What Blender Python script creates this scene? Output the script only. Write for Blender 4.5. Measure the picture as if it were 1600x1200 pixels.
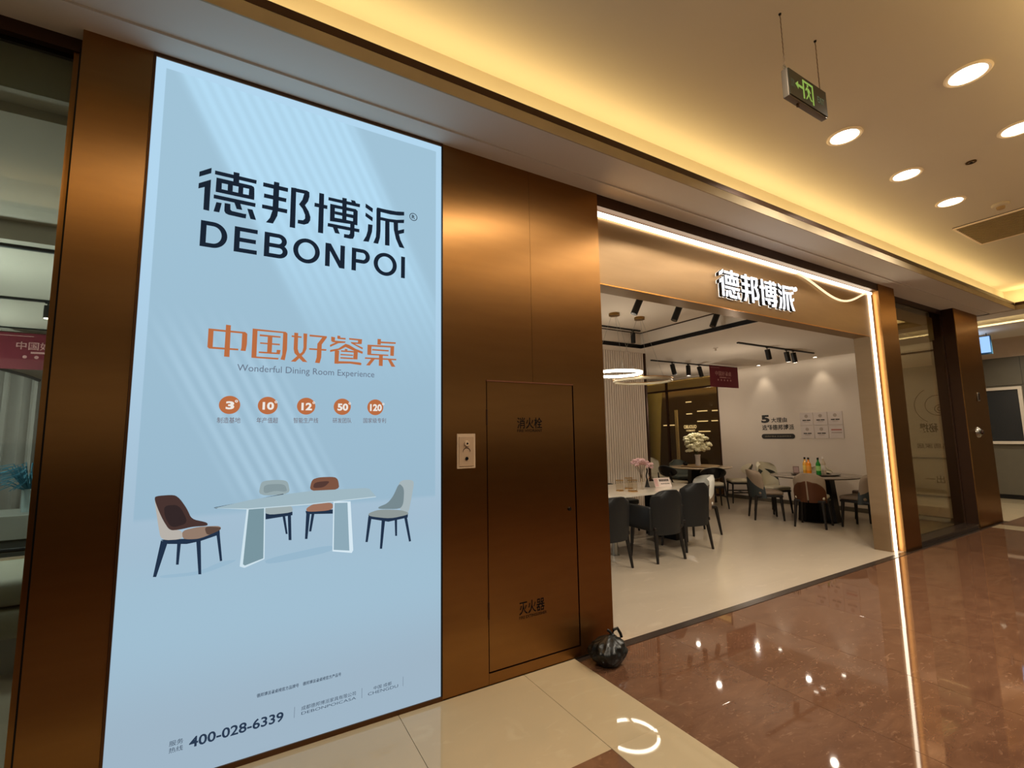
import bpy, bmesh, math, random
from mathutils import Vector, Matrix
for _o in list(bpy.data.objects): bpy.data.objects.remove(_o)
SC = bpy.context.scene; COL = SC.collection
R = math.radians
# ------------------------------------------------------------------ camera, world, light, exposure
cam = bpy.data.objects.new('camera', bpy.data.cameras.new('camera')); COL.objects.link(cam)
_a, _b, _c = 1.68227765, -0.01625043, -0.52588099
cam.matrix_world = Matrix.Translation((0, 0, 1.5)) @ Matrix.Rotation(_c, 4, 'Z') @ Matrix.Rotation(_a, 4, 'X') @ Matrix.Rotation(_b, 4, 'Z')
cam.data.sensor_width = 36.0; cam.data.lens = 718.88 * 36.0 / 1600; cam.data.clip_start = 0.05
SC.camera = cam
SC.view_settings.view_transform = 'Standard'; SC.view_settings.look = 'None'
SC.view_settings.exposure = 0.0; SC.view_settings.gamma = 1.0; SC.view_settings.use_curve_mapping = False
SC.cycles.use_denoising = True
SC.cycles.max_bounces = 8; SC.cycles.sample_clamp_indirect = 6.0
world = bpy.data.worlds.new('world'); SC.world = world; world.use_nodes = True
world.node_tree.nodes['Background'].inputs[0].default_value = (0.5, 0.42, 0.3, 1)
world.node_tree.nodes['Background'].inputs[1].default_value = 0.02

def area(name, loc, rot, sx, sy, power, col=(1, 1, 1), spread=180):
    l = bpy.data.lights.new(name, 'AREA'); l.shape = 'RECTANGLE'; l.size = sx; l.size_y = sy
    l.energy = power; l.color = col; l.spread = R(spread)
    o = bpy.data.objects.new(name, l); COL.objects.link(o); o.location = loc; o.rotation_euler = rot
    return o
WARM = (1.0, 0.80, 0.50); GOLD = (1.0, 0.76, 0.36); SOFT = (1.0, 0.86, 0.70)
# cove lights lying on the soffit shelf, shining up to the hall ceiling
area('cove_lamp', (2.6, 2.31, 3.535), (R(180), 0, 0), 16.0, 0.05, 30, GOLD)
area('cove_lamp', (10.99, 1.24, 3.535), (R(180), 0, R(90)), 2.2, 0.05, 8, GOLD)
area('cove_lamp', (12.2, 1.5, 3.43), (R(180), 0, R(90)), 7.0, 0.05, 10, GOLD)
# shop interior: added fill spots and points without fittings of their own
def fill_point(name, loc, power, col, r=.05):
    l = bpy.data.lights.new(name, 'POINT'); l.energy = power; l.color = col; l.shadow_soft_size = r
    o = bpy.data.objects.new(name, l); COL.objects.link(o); o.location = loc; return o
def down(name, loc, power, col, cone=150):
    l = bpy.data.lights.new(name, 'SPOT'); l.energy = power; l.color = col; l.spot_size = R(cone); l.spot_blend = .6; l.shadow_soft_size = .04
    o = bpy.data.objects.new(name, l); COL.objects.link(o); o.location = loc; return o
for _p in ((3.0, 3.9, 3.1), (3.1, 5.0, 3.1), (5.1, 4.3, 3.1), (6.9, 3.6, 2.85), (8.9, 3.4, 2.85), (7.3, 5.6, 2.85), (8.3, 6.8, 2.85), (8.8, 4.9, 2.85)):
    down('shop_fill_spot', _p, 7.5, SOFT)
for _p in ((7.4, 4.9, 2.0), (8.6, 6.9, 2.0), (2.8, 4.2, 2.0)):
    fill_point('shop_fill_point', _p, 16, SOFT, .015)  # fill added to lift the shop ceiling; no pendant hangs here
for _p in ((-1.6, 4.0, 2.85), (-2.6, 5.4, 2.85), (-1.77, 6.6, 2.85), (-3.2, 7.4, 2.85), (0.0, 5.5, 2.85)):
    down('shop_fill_spot', _p, 16, (.90, .97, 1.0))
for _p in ((-2.0, 4.9, 2.0), (-2.9, 7.0, 2.0)):
    fill_point('shop_fill_point', _p, 78, (.88, .97, 1.0), .12)  # added fill brightening the left shop, no lamp hangs here
area('wall_wash', (9.62, 5.0, 2.91), (0, R(-25), 0), 0.06, 4.0, 2, (1, .9, .72))
# added fill panel behind the viewer, and the cove across the hall
area('hall_fill_panel', (3.0, -5.12, 2.2), (R(90), 0, 0), 16.0, 1.4, 22, (1, .84, .62))
area('cove_lamp', (2.6, .17, 3.535), (R(180), 0, 0), 16.0, .05, 38, GOLD)

# ------------------------------------------------------------------ helpers
def lin(c):
    return tuple(((v/255)/12.92 if v/255 <= .04045 else ((v/255+.055)/1.055)**2.4) for v in c)
_M = {}
def mat(name, rgb, rough=.5, metal=0.0, spec=.5, emit=None, es=1.0, alpha=1.0, trans=0.0, ior=1.45, coat=0, noise=None):
    if name in _M: return _M[name]
    m = bpy.data.materials.new(name); m.use_nodes = True; nt = m.node_tree
    b = nt.nodes['Principled BSDF']
    col = lin(rgb)+(1,)
    b.inputs['Base Color'].default_value = col
    b.inputs['Roughness'].default_value = rough; b.inputs['Metallic'].default_value = metal
    b.inputs['Specular IOR Level'].default_value = spec; b.inputs['IOR'].default_value = ior
    b.inputs['Transmission Weight'].default_value = trans; b.inputs['Coat Weight'].default_value = coat
    if emit: b.inputs['Emission Color'].default_value = lin(emit)+(1,); b.inputs['Emission Strength'].default_value = es
    sc, amt, st = noise or (6.0, .06, (1, 1, 1))
    tc = nt.nodes.new('ShaderNodeTexCoord'); mp = nt.nodes.new('ShaderNodeMapping'); mp.inputs['Scale'].default_value = st
    nz = nt.nodes.new('ShaderNodeTexNoise'); nz.inputs['Scale'].default_value = sc; nz.inputs['Detail'].default_value = 6
    mx = nt.nodes.new('ShaderNodeMix'); mx.data_type = 'RGBA'
    mx.inputs[6].default_value = tuple(max(0, v*(1-amt*2)) for v in col[:3])+(1,); mx.inputs[7].default_value = tuple(min(1, v*(1+amt*2)) for v in col[:3])+(1,)
    nt.links.new(tc.outputs['Object'], mp.inputs[0]); nt.links.new(mp.outputs[0], nz.inputs['Vector'])
    nt.links.new(nz.outputs['Fac'], mx.inputs[0]); nt.links.new(mx.outputs[2], b.inputs['Base Color'])
    _M[name] = m; return m
def emat(name, rgb, s=1.0):
    if name in _M: return _M[name]
    m = bpy.data.materials.new(name); m.use_nodes = True; nt = m.node_tree; nt.nodes.clear()
    o = nt.nodes.new('ShaderNodeOutputMaterial'); e = nt.nodes.new('ShaderNodeEmission')
    e.inputs[0].default_value = lin(rgb)+(1,); e.inputs[1].default_value = s
    nt.links.new(e.outputs[0], o.inputs[0]); _M[name] = m; return m

def link(name, me, m=None, parent=None, kind=None, loc=None):
    o = bpy.data.objects.new(name, me); COL.objects.link(o)
    if m: me.materials.append(m)
    if parent: o.parent = parent
    if kind: o['kind'] = kind
    if loc: o.location = loc
    return o
class MB:
    def __init__(s): s.bm = bmesh.new()
    def box(s, x0, x1, y0, y1, z0, z1, rot=None, bev=0.0):
        t = bmesh.new(); bmesh.ops.create_cube(t, size=1)
        bmesh.ops.scale(t, vec=(x1-x0, y1-y0, z1-z0), verts=t.verts)
        if bev: bmesh.ops.bevel(t, geom=list(t.edges), offset=bev, segments=3, profile=.5, affect='EDGES')
        M = Matrix.Translation(((x0+x1)/2, (y0+y1)/2, (z0+z1)/2))
        if rot: M = M @ rot
        bmesh.ops.transform(t, matrix=M, verts=t.verts); s.add(t); return s
    def add(s, t):
        me = bpy.data.meshes.new('t'); t.to_mesh(me); t.free(); s.bm.from_mesh(me); bpy.data.meshes.remove(me); return s
    def cone(s, p0, p1, r0, r1, n=16):
        p0, p1 = Vector(p0), Vector(p1); d = p1-p0; t = bmesh.new()
        bmesh.ops.create_cone(t, cap_ends=True, segments=n, radius1=r0, radius2=r1, depth=d.length)
        M = Matrix.Translation((p0+p1)/2) @ d.to_track_quat('Z', 'Y').to_matrix().to_4x4()
        bmesh.ops.transform(t, matrix=M, verts=t.verts); s.add(t); return s
    def tube(s, pts, r, n=8, closed=False):
        pts = [Vector(p) for p in pts]; N = len(pts); rings = []; up = Vector((0, 0, 1))
        for i, p in enumerate(pts):
            a = pts[i-1] if (i or closed) else p; b = pts[(i+1) % N] if (i < N-1 or closed) else p
            d = (b-a).normalized(); q = up if abs(d.dot(up)) < .95 else Vector((1, 0, 0))
            u = d.cross(q).normalized(); v = d.cross(u).normalized()
            rings.append([s.bm.verts.new(p+(u*math.cos(6.28319*k/n)+v*math.sin(6.28319*k/n))*r) for k in range(n)])
        for i in range(N if closed else N-1):
            A, B = rings[i], rings[(i+1) % N]
            for k in range(n): s.bm.faces.new((A[k], A[(k+1) % n], B[(k+1) % n], B[k]))
        if not closed: s.bm.faces.new(rings[0]); s.bm.faces.new(rings[-1])
        return s
    def lathe(s, prof, c=(0, 0, 0), n=24):
        rs = []
        for r, z in prof:
            rs.append([s.bm.verts.new((c[0]+r*math.cos(6.28319*k/n), c[1]+r*math.sin(6.28319*k/n), c[2]+z)) for k in range(n)])
        for A, B in zip(rs, rs[1:]):
            for k in range(n): s.bm.faces.new((A[k], A[(k+1) % n], B[(k+1) % n], B[k]))
        if prof[0][0] > .001 and prof[-1][0] > .001:
            for k in range(n): s.bm.faces.new((rs[-1][k], rs[-1][(k+1) % n], rs[0][(k+1) % n], rs[0][k]))
        return s
    def ball(s, c, r, sub=2, sc=(1, 1, 1)):
        t = bmesh.new(); bmesh.ops.create_icosphere(t, subdivisions=sub, radius=r)
        bmesh.ops.scale(t, vec=sc, verts=t.verts); bmesh.ops.translate(t, vec=c, verts=t.verts); s.add(t); return s
    def prism(s, poly, y0, y1):            # polygon in the xz plane, extruded along y
        A = [s.bm.verts.new((x, y0, z)) for x, z in poly]; B = [s.bm.verts.new((x, y1, z)) for x, z in poly]
        s.bm.faces.new(A); s.bm.faces.new(B[::-1]); n = len(A)
        for k in range(n): s.bm.faces.new((A[k], B[k], B[(k+1) % n], A[(k+1) % n]))
        return s
    def flat(s, poly, y):
        s.bm.faces.new([s.bm.verts.new((x, y, z)) for x, z in poly]); return s
    def build(s, name, m, parent=None, kind=None, smooth=False, loc=None):
        bmesh.ops.recalc_face_normals(s.bm, faces=s.bm.faces)
        me = bpy.data.meshes.new(name); s.bm.to_mesh(me); s.bm.free()
        if smooth:
            for p in me.polygons: p.use_smooth = True
            try: me.set_sharp_from_angle(angle=R(40))
            except Exception: pass
        return link(name, me, m, parent, kind, loc)
def box(name, m, x0, x1, y0, y1, z0, z1, parent=None, kind=None, bev=0.0):
    return MB().box(x0, x1, y0, y1, z0, z1, bev=bev).build(name, m, parent, kind, smooth=bev > 0)
def thing(name, label, cat, loc=(0, 0, 0), rz=0, group=None):
    o = bpy.data.objects.new(name, None); COL.objects.link(o); o.location = loc; o.rotation_euler = (0, 0, rz)
    o['label'] = label; o['category'] = cat; o.empty_display_size = .1
    if group: o['group'] = group
    return o
def tag(o, label, cat, group=None):
    o['label'] = label; o['category'] = cat
    if group: o['group'] = group
    return o
def dup(root, loc, rz, label):
    r = root.copy(); COL.objects.link(r); r.location = loc; r.rotation_euler = (0, 0, rz); r['label'] = label
    for ch in list(root.children):
        c = ch.copy(); COL.objects.link(c); c.parent = r
        for g in ch.children:
            d = g.copy(); COL.objects.link(d); d.parent = c
    return r
def text(name, s, m, p0, ux, w, h, nrm, parent=None, bold=0.0, ext=0.0, thick=None):
    """lettering fitted into a w x h box whose lower left corner is p0; ux = reading direction, up is z"""
    cu = bpy.data.curves.new('t', 'FONT'); cu.body = s; cu.size = 1; cu.offset = bold; cu.resolution_u = 3
    t = bpy.data.objects.new('t', cu); COL.objects.link(t); bpy.context.view_layer.update()
    me = bpy.data.meshes.new_from_object(t.evaluated_get(bpy.context.evaluated_depsgraph_get()))
    bpy.data.objects.remove(t); bpy.data.curves.remove(cu); me.name = name; me.materials.clear()
    if len(me.vertices) == 0: return None
    xs = [v.co.x for v in me.vertices]; ys = [v.co.y for v in me.vertices]
    x0, x1, y0, y1 = min(xs), max(xs), min(ys), max(ys); ux = Vector(ux)
    for v in me.vertices:
        v.co = Vector(p0)+ux*((v.co.x-x0)/(x1-x0)*w)+Vector((0, 0, 1))*((v.co.y-y0)/(y1-y0)*h)+Vector(nrm)*ext
    return link(name, me, m, parent)
def rebase(root, loc):
    root.location = loc
    for c in root.children: c.location = c.location-Vector(loc)
    return root
# ------------------------------------------------------------------ materials
CEIL = mat('ceiling_paint', (222, 210, 186), .9, noise=(2, .01, (1, 1, 1)))
SOFF = mat('soffit_paint', (222, 216, 206), .85, noise=(2, .01, (1, 1, 1)))
SHOPC = mat('shop_ceiling_paint', (218, 206, 190), .9, noise=(2, .01, (1, 1, 1)))
SHOPW = mat('shop_wall_paint', (214, 200, 184), .85, noise=(2, .01, (1, 1, 1)))
TRIMD = mat('dark_brown_trim', (66, 44, 32), .4, .6)
BLACK = mat('black_metal', (20, 19, 19), .4, .5)
GOLDM = mat('gold_trim', (190, 130, 60), .28, 1.0)
STEEL = mat('brushed_steel', (170, 168, 160), .3, 1.0, noise=(20, .06, (1, 1, .05)))
def copper_mat(name, rgb, rough):
    m = mat(name, rgb, rough, 1.0, noise=(3.0, .05, (1, 1, 6)))
    nt = m.node_tree; b = nt.nodes['Principled BSDF']
    cv = nt.nodes.new('ShaderNodeCombineXYZ'); cv.inputs[0].default_value = 1.0; cv.inputs[2].default_value = .001
    b.inputs['Anisotropic'].default_value = .9; nt.links.new(cv.outputs[0], b.inputs['Tangent'])
    return m
COPPER = copper_mat('bronze_panel', (152, 111, 66), .35)
COPPER2 = copper_mat('bronze_fascia', (148, 122, 92), .42)
def stone(name, c1, c2, c3, rough, sc, spec=.5):
    m = bpy.data.materials.new(name); m.use_nodes = True; nt = m.node_tree; b = nt.nodes['Principled BSDF']
    tc = nt.nodes.new('ShaderNodeTexCoord'); oi = nt.nodes.new('ShaderNodeObjectInfo')
    add = nt.nodes.new('ShaderNodeVectorMath'); add.operation = 'ADD'
    sclr = nt.nodes.new('ShaderNodeVectorMath'); sclr.operation = 'SCALE'; sclr.inputs['Scale'].default_value = 37.0
    comb = nt.nodes.new('ShaderNodeCombineXYZ')
    for i in range(3): nt.links.new(oi.outputs['Random'], comb.inputs[i])
    nt.links.new(comb.outputs[0], sclr.inputs[0]); nt.links.new(tc.outputs['Object'], add.inputs[0]); nt.links.new(sclr.outputs[0], add.inputs[1])
    mp = nt.nodes.new('ShaderNodeMapping'); mp.inputs['Scale'].default_value = (1, 2.2, 1); mp.inputs['Rotation'].default_value = (0, 0, .5)
    nt.links.new(add.outputs[0], mp.inputs[0])
    n1 = nt.nodes.new('ShaderNodeTexNoise'); n1.inputs['Scale'].default_value = sc; n1.inputs['Detail'].default_value = 9; n1.inputs['Roughness'].default_value = .65; n1.inputs['Distortion'].default_value = 1.2
    n2 = nt.nodes.new('ShaderNodeTexNoise'); n2.inputs['Scale'].default_value = sc*4; n2.inputs['Detail'].default_value = 6; n2.inputs['Distortion'].default_value = 2
    nt.links.new(mp.outputs[0], n1.inputs['Vector']); nt.links.new(mp.outputs[0], n2.inputs['Vector'])
    r1 = nt.nodes.new('ShaderNodeValToRGB'); r1.color_ramp.elements[0].position = .38; r1.color_ramp.elements[1].position = .66
    r1.color_ramp.elements[0].color = lin(c1)+(1,); r1.color_ramp.elements[1].color = lin(c2)+(1,)
    r2 = nt.nodes.new('ShaderNodeValToRGB'); r2.color_ramp.elements[0].position = .60; r2.color_ramp.elements[1].position = .72
    r2.color_ramp.elements[0].color = (0, 0, 0, 1); r2.color_ramp.elements[1].color = (1, 1, 1, 1)
    nt.links.new(n1.outputs['Fac'], r1.inputs[0]); nt.links.new(n2.outputs['Fac'], r2.inputs[0])
    mx = nt.nodes.new('ShaderNodeMix'); mx.data_type = 'RGBA'; mx.inputs[7].default_value = lin(c3)+(1,)
    nt.links.new(r2.outputs[0], mx.inputs[0]); nt.links.new(r1.outputs[0], mx.inputs[6])
    nt.links.new(mx.outputs[2], b.inputs['Base Color']); b.inputs['Roughness'].default_value = rough
    b.inputs['Specular IOR Level'].default_value = spec
    return m
MARBLE = stone('brown_marble', (86, 58, 42), (100, 70, 51), (114, 84, 64), .035, 3.2, .85)
BEIGE = stone('beige_tile', (160, 143, 114), (163, 146, 117), (166, 150, 121), .025, .8, .7)
SHOPF = stone('cream_shop_floor', (156, 142, 124), (163, 149, 130), (168, 154, 136), .3, .6, .5)
SILL = mat('dark_threshold', (52, 42, 36), .25, .3)
def glass_mat(name, tint, refl_ior, clear):
    m = bpy.data.materials.new(name); m.use_nodes = True; nt = m.node_tree; nt.nodes.clear()
    o = nt.nodes.new('ShaderNodeOutputMaterial'); t = nt.nodes.new('ShaderNodeBsdfTransparent'); g = nt.nodes.new('ShaderNodeBsdfGlossy')
    g.inputs['Roughness'].default_value = .01; t.inputs[0].default_value = lin(tint)+(1,)
    mx = nt.nodes.new('ShaderNodeMixShader'); ge = nt.nodes.new('ShaderNodeNewGeometry'); dt = nt.nodes.new('ShaderNodeVectorMath'); dt.operation = 'DOT_PRODUCT'
    nt.links.new(ge.outputs['Incoming'], dt.inputs[0]); nt.links.new(ge.outputs['Normal'], dt.inputs[1])
    def mth(op, x, y):
        n = nt.nodes.new('ShaderNodeMath'); n.operation = op
        for i, v in enumerate((x, y)):
            if isinstance(v, (int, float)): n.inputs[i].default_value = v
            else: nt.links.new(v, n.inputs[i])
        return n.outputs[0]
    r0 = ((refl_ior-1)/(refl_ior+1))**2
    k = mth('ADD', mth('MULTIPLY', mth('POWER', mth('SUBTRACT', 1.0, mth('ABSOLUTE', dt.outputs['Value'], 0)), 5.0), 1-r0), r0)
    nt.links.new(k, mx.inputs[0]); nt.links.new(t.outputs[0], mx.inputs[1]); nt.links.new(g.outputs[0], mx.inputs[2]); nt.links.new(mx.outputs[0], o.inputs[0])
    return m
GLASS = glass_mat('shop_glass', (205, 212, 205), 1.5, 1)
GLASSB = glass_mat('bronze_tinted_glass', (226, 220, 200), 1.7, 1)
LED = emat('led_white_warm', (255, 236, 206), 6.0)
LAMP = emat('lamp_disc', (255, 240, 218), 14.0)

# ------------------------------------------------------------------ floor
fl = box('floor', SILL, -7, 14.3, -5.2, 12.6, -.12, -.014, kind='structure')
random.seed(4)
_tiles = {}
def tile(name, m, x0, x1, y0, y1, tilt=0.0006):
    g = .0012; w, d = x1-x0-2*g, y1-y0-2*g; k = (name, round(w, 3), round(d, 3))
    if k not in _tiles:
        me = MB().box(-w/2, w/2, -d/2, d/2, -.012, 0, bev=.0006)
        bmesh.ops.recalc_face_normals(me.bm, faces=me.bm.faces); mm = bpy.data.meshes.new(name); me.bm.to_mesh(mm); me.bm.free(); mm.materials.append(m); _tiles[k] = mm
    o = bpy.data.objects.new(name, _tiles[k]); COL.objects.link(o); o.parent = fl
    o.location = ((x0+x1)/2, (y0+y1)/2, 0); o.rotation_euler = (random.uniform(-tilt, tilt), random.uniform(-tilt, tilt), 0)
def grid(name, m, xs, ys, tilt=0.0006):
    for a, b in zip(xs, xs[1:]):
        for c, d in zip(ys, ys[1:]): tile(name, m, a, b, c, d, tilt)
# brown field to the right, beige border, brown field in the middle of the border's ring
xr = [1.988+.8*i for i in range(10)]+[9.86]
yr = [2.59-.8*i for i in range(10)]
grid('marble_tile', MARBLE, xr, yr)
grid('beige_tile', BEIGE, [1.588, 1.988], [1.837, 1.037, .237, -.563, -1.363, -2.163, -2.963, -3.763, -4.61])
grid('beige_tile', BEIGE, [-1.612, -.812, -.012, .788, 1.588, 1.988], [1.837, 2.645])
grid('beige_tile', BEIGE, [-6.412, -5.612, -4.812, -4.012, -3.212, -2.412, -1.612], [1.837, 2.645])
grid('marble_tile', MARBLE, [-6.412+.8*i for i in range(11)], [1.837-.8*i for i in range(9)]) 
# far end of the hall: beige band, brown band, beige field
grid('beige_tile', BEIGE, [9.86, 10.26], [2.59-.8*i for i in range(10)])
grid('marble_tile', MARBLE, [10.26, 11.06, 11.60], [2.59-.8*i for i in range(10)])
grid('beige_tile', BEIGE, [11.60, 12.4, 13.2, 14.08], [2.59-.8*i for i in range(10)])
grid('beige_tile', BEIGE, [10.72, 11.52, 12.32, 13.12, 14.08], [2.592, 3.39, 4.5])
sf = box('shop_floor_slab', SHOPF, -6.5, 9.8, 2.665, 9.9, -.013, 0.0, parent=fl)
box('threshold_strip', SILL, 2.346, 7.1, 2.592, 2.664, -.013, .004, parent=fl)

# ------------------------------------------------------------------ hall ceiling, soffit, coves
c = MB(); c.box(-7, 11.35, -.1, 2.45, 3.8, 3.9); c.box(-7, 11.35, 2.396, 2.45, 3.45, 3.8); c.box(-7, 11.35, -.1, .084, 3.45, 3.8); c.box(11.16, 11.35, .084, 2.396, 3.52, 3.8)
c.build('ceiling', CEIL, kind='structure')
s = MB()
s.box(-7, 10.8, 2.22, 2.51, 3.412, 3.5)                  # outer shelf, one step up
s.box(-7, 10.8, 2.51, 2.95, 3.40, 3.5)                   # inner strip over the shop fronts
s.box(-7, 10.8, -5.2, .26, 3.40, 3.5)                    # matching soffit on the viewer's side
s.box(10.8, 11.3, -5.2, 4.6, 3.40, 3.5); s.box(10.72, 10.8, 2.51, 4.6, 3.40, 3.5)
s.build('ceiling', SOFF, kind='structure')
box('trim_1', TRIMD, -7, 10.78, 2.212, 2.222, 3.475, 3.522, kind='structure')
box('trim_2', TRIMD, 10.785, 10.795, .27, 2.21, 3.475, 3.522, kind='structure')
box('trim_9', TRIMD, -7, 10.78, .258, .268, 3.475, 3.522, kind='structure')
s = MB(); s.box(-7, 10.80, 2.214, 2.222, 3.40, 3.476); s.box(10.792, 10.80, .27, 2.214, 3.40, 3.476); s.box(-7, 10.80, .258, .266, 3.40, 3.476)
s.build('trim_3', mat('lip_paint', (176, 160, 132), .85), kind='structure')
s = MB(); s.box(11.3, 12.3, -5.2, 4.6, 3.62, 3.7); s.box(12.3, 14.3, -5.2, 4.6, 3.42, 3.7); s.box(12.22, 12.3, -5.2, 4.6, 3.42, 3.46)
s.box(11.22, 11.35, 2.4, 4.6, 3.5, 3.9); s.box(10.72, 11.3, 2.45, 4.6, 3.5, 3.55)
s.build('ceiling', SOFF, kind='structure')

# ------------------------------------------------------------------ storefront
wf = MB(); wf.box(-.70, 2.33, 2.69, 2.95, -.01, 3.40); wf.build('wall_front', TRIMD, kind='structure')
WF = bpy.data.objects['wall_front']
for x0_, x1_, z0_, z1_ in ((1.043, 1.7035, 1.862, 3.4), (1.7055, 2.345, 1.862, 3.4), (1.043, 1.343, 0, 1.862), (2.049, 2.345, 0, 1.862)):
    MB().box(x0_, x1_, 2.65, 2.69, z0_, z1_).build('metal_panel', COPPER, WF)
MB().prism([(1.345, 0), (2.047, 0), (2.047, .066), (1.345, .066)], 2.65, 2.69).build('metal_panel', COPPER, WF)
MB().prism([(-.722, 0), (-.463, 0), (-.463, 3.4), (-.722, 3.4)], 2.65, 2.69).build('metal_panel', COPPER, WF)
MB().box(-.722, -.70, 2.692, 2.95, 0, 3.4).build('side_return', TRIMD, WF)
MB().box(2.33, 2.352, 2.692, 2.95, 0, 3.4).build('side_return', COPPER2, WF)

# hydrant cabinet door
hy = thing('hydrant_cabinet', 'flush bronze fire hydrant cabinet door with black Chinese lettering', 'cabinet', (1.70, 2.66, .066))
H_ = [MB().prism([(1.350, .074), (2.040, .074), (2.040, 1.852), (1.350, 1.852)], 2.652, 2.686).build('door', COPPER, hy),
      MB().box(1.345, 2.047, 2.645, 2.652, 1.853, 1.862).build('top_edge_trim', copper_mat('edge_highlight', (190, 130, 100), .35), hy)]  # paler metal paints in the highlight along the door top
INK = mat('black_ink', (8, 7, 7), .9, spec=.1)
d = H_[0]
text('lettering', '消火栓', INK, (1.573, 2.6505, 1.545), (1, 0, 0), .20, .075, (0, -1, 0), d, bold=.008)
text('lettering', 'FIRE HYDRANT', INK, (1.573, 2.6505, 1.522), (1, 0, 0), .20, .018, (0, -1, 0), d, bold=.005)
text('lettering', '灭火器', INK, (1.565, 2.6505, .358), (1, 0, 0), .195, .080, (0, -1, 0), d, bold=.008)
text('lettering', 'FIRE EXTINGUISHER', INK, (1.565, 2.6505, .333), (1, 0, 0), .21, .018, (0, -1, 0), d, bold=.005)
MB().cone((1.985, 2.640, .985), (1.985, 2.652, .985), .011, .013).build('lock', BLACK, hy, smooth=True)
for z in (.43, 1.62):
    MB().cone((1.346, 2.647, z-.05), (1.346, 2.647, z+.05), .0045, .0045, 10).build('hinge', TRIMD, hy, smooth=True)
rebase(hy, (1.70, 2.66, .066))

# call point plate
PL = mat('beige_plate', (176, 150, 122), .45)
al = thing('alarm_plate', 'small beige wall plate with keyhole and round button beside cabinet door', 'wall plate')
MB().box(1.135, 1.259, 2.640, 2.650, 1.302, 1.515, bev=.002).build('plate', PL, al)
MB().box(1.147, 1.247, 2.636, 2.641, 1.316, 1.497, bev=.0015).build('inner_panel', mat('beige_plate_2', (160, 132, 104), .5), al)
MB().cone((1.197, 2.624, 1.455), (1.197, 2.637, 1.455), .016, .019).build('round_button', PL, al, smooth=True)
MB().cone((1.197, 2.622, 1.455), (1.197, 2.625, 1.455), .006, .006).build('button_centre', INK, al)
MB().tube([(1.197+.024*math.cos(t*.3927), 2.635, 1.405+.024*math.sin(t*.3927)) for t in range(9)], .002).build('arc_mark', TRIMD, al)
MB().cone((1.197, 2.630, 1.363), (1.197, 2.637, 1.363), .010, .010).build('keyhole', INK, al)
rebase(al, (1.197, 2.65, 1.302))

# portal: fascia, header, column, LED lines
FA = MB().box(2.346, 7.10, 2.735, 2.92, 2.70, 3.29).build('wall_portal', COPPER2, kind='structure')
MB().box(6.945, 7.10, 2.735, 2.92, 0, 2.70).build('side_jamb', COPPER2, FA)
MB().box(2.352, 2.405, 2.735, 2.92, 0, 2.70).build('side_jamb', COPPER2, FA)
MB().box(2.346, 7.10, 2.655, 2.92, 3.305, 3.40).build('header_box', TRIMD, FA)
MB().box(2.40, 6.95, 2.729, 2.736, 2.694, 2.702).build('opening_edge_trim', GOLDM, FA)
MB().box(2.404, 2.411, 2.727, 2.735, 0.004, 2.70).build('opening_edge_trim', GOLDM, FA)
co = MB().box(7.10, 7.565, 2.65, 2.92, -.01, 3.40).build('wall_column', COPPER, kind='structure')
lg = thing('led_line', 'glowing white LED line framing the shop portal top and right side', 'led strip')
MB().box(2.36, 7.055, 2.705, 2.733, 3.262, 3.290).build('top_tube', LED, lg)
MB().box(7.005, 7.045, 2.715, 2.734, .006, 3.262).build('side_tube', LED, lg)
MB().box(2.356, 2.384, 2.710, 2.734, .006, 3.262).build('side_tube', emat('led_warm', (255, 190, 110), 6.0), lg)
rebase(lg, (4.7, 2.72, 3.26))
pts = []
for i in range(25):
    t = i/24; pts.append((5.30+t*1.62, 2.712, 3.262-.0*t-.235*math.sin(math.pi*min(1, t*1.0))**1.3*(.4+.75*t)))
ls = tag(MB().tube(pts, .012).build('loose_led_strip', emat('led_loose', (255, 226, 180), 1.4), smooth=True), 'loose LED strip sagging from the portal top beside the lit sign', 'led strip')

# right shop window (x 7.565 .. 9.66) and the last pillar
WN = MB().box(7.565, 9.66, 2.80, 2.85, 3.33, 3.40).build('window_1', TRIMD, kind='structure')
MB().box(7.565, 9.66, 2.66, 2.85, -.01, .055).build('window_sill', SILL, WN)
MB().box(7.565, 7.59, 2.80, 2.85, .055, 3.33).build('window_frame', BLACK, WN)
MB().box(9.63, 9.66, 2.80, 2.85, .055, 3.33).build('window_frame', TRIMD, WN)
MB().box(7.59, 9.63, 2.820, 2.830, .055, 3.33).build('pane', GLASSB, WN)
lpz = MB().box(9.66, 10.68, 2.65, 2.95, -.01, 3.40).build('wall_pillar', COPPER, kind='structure')
MB().box(9.652, 9.66, 2.66, 2.95, 0, 3.40).build('side_return', TRIMD, lpz)
t = thing('alarm_call_point', 'small chrome rectangular device high on the far bronze pillar', 'wall device')
MB().box(10.19, 10.27, 2.63, 2.65, 1.93, 2.07, bev=.004).build('plate', STEEL, t, smooth=True)
MB().box(10.215, 10.245, 2.622, 2.632, 1.95, 2.05).build('dark_slot', TRIMD, t); rebase(t, (10.23, 2.65, 1.93))
t = thing('alarm_bell', 'round chrome bell device on the far bronze pillar at chest height', 'wall device')
MB().lathe([(.0, .0), (.085, .0), (.08, .02), (.05, .045), (.0, .05)], n=28).build('dome', STEEL, t, smooth=True)
MB().lathe([(.0, .05), (.035, .05), (.03, .07), (.0, .072)], n=20).build('button', TRIMD, t, smooth=True)
t.location = (10.04, 2.65, 1.43); t.rotation_euler = (R(90), 0, 0)

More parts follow.
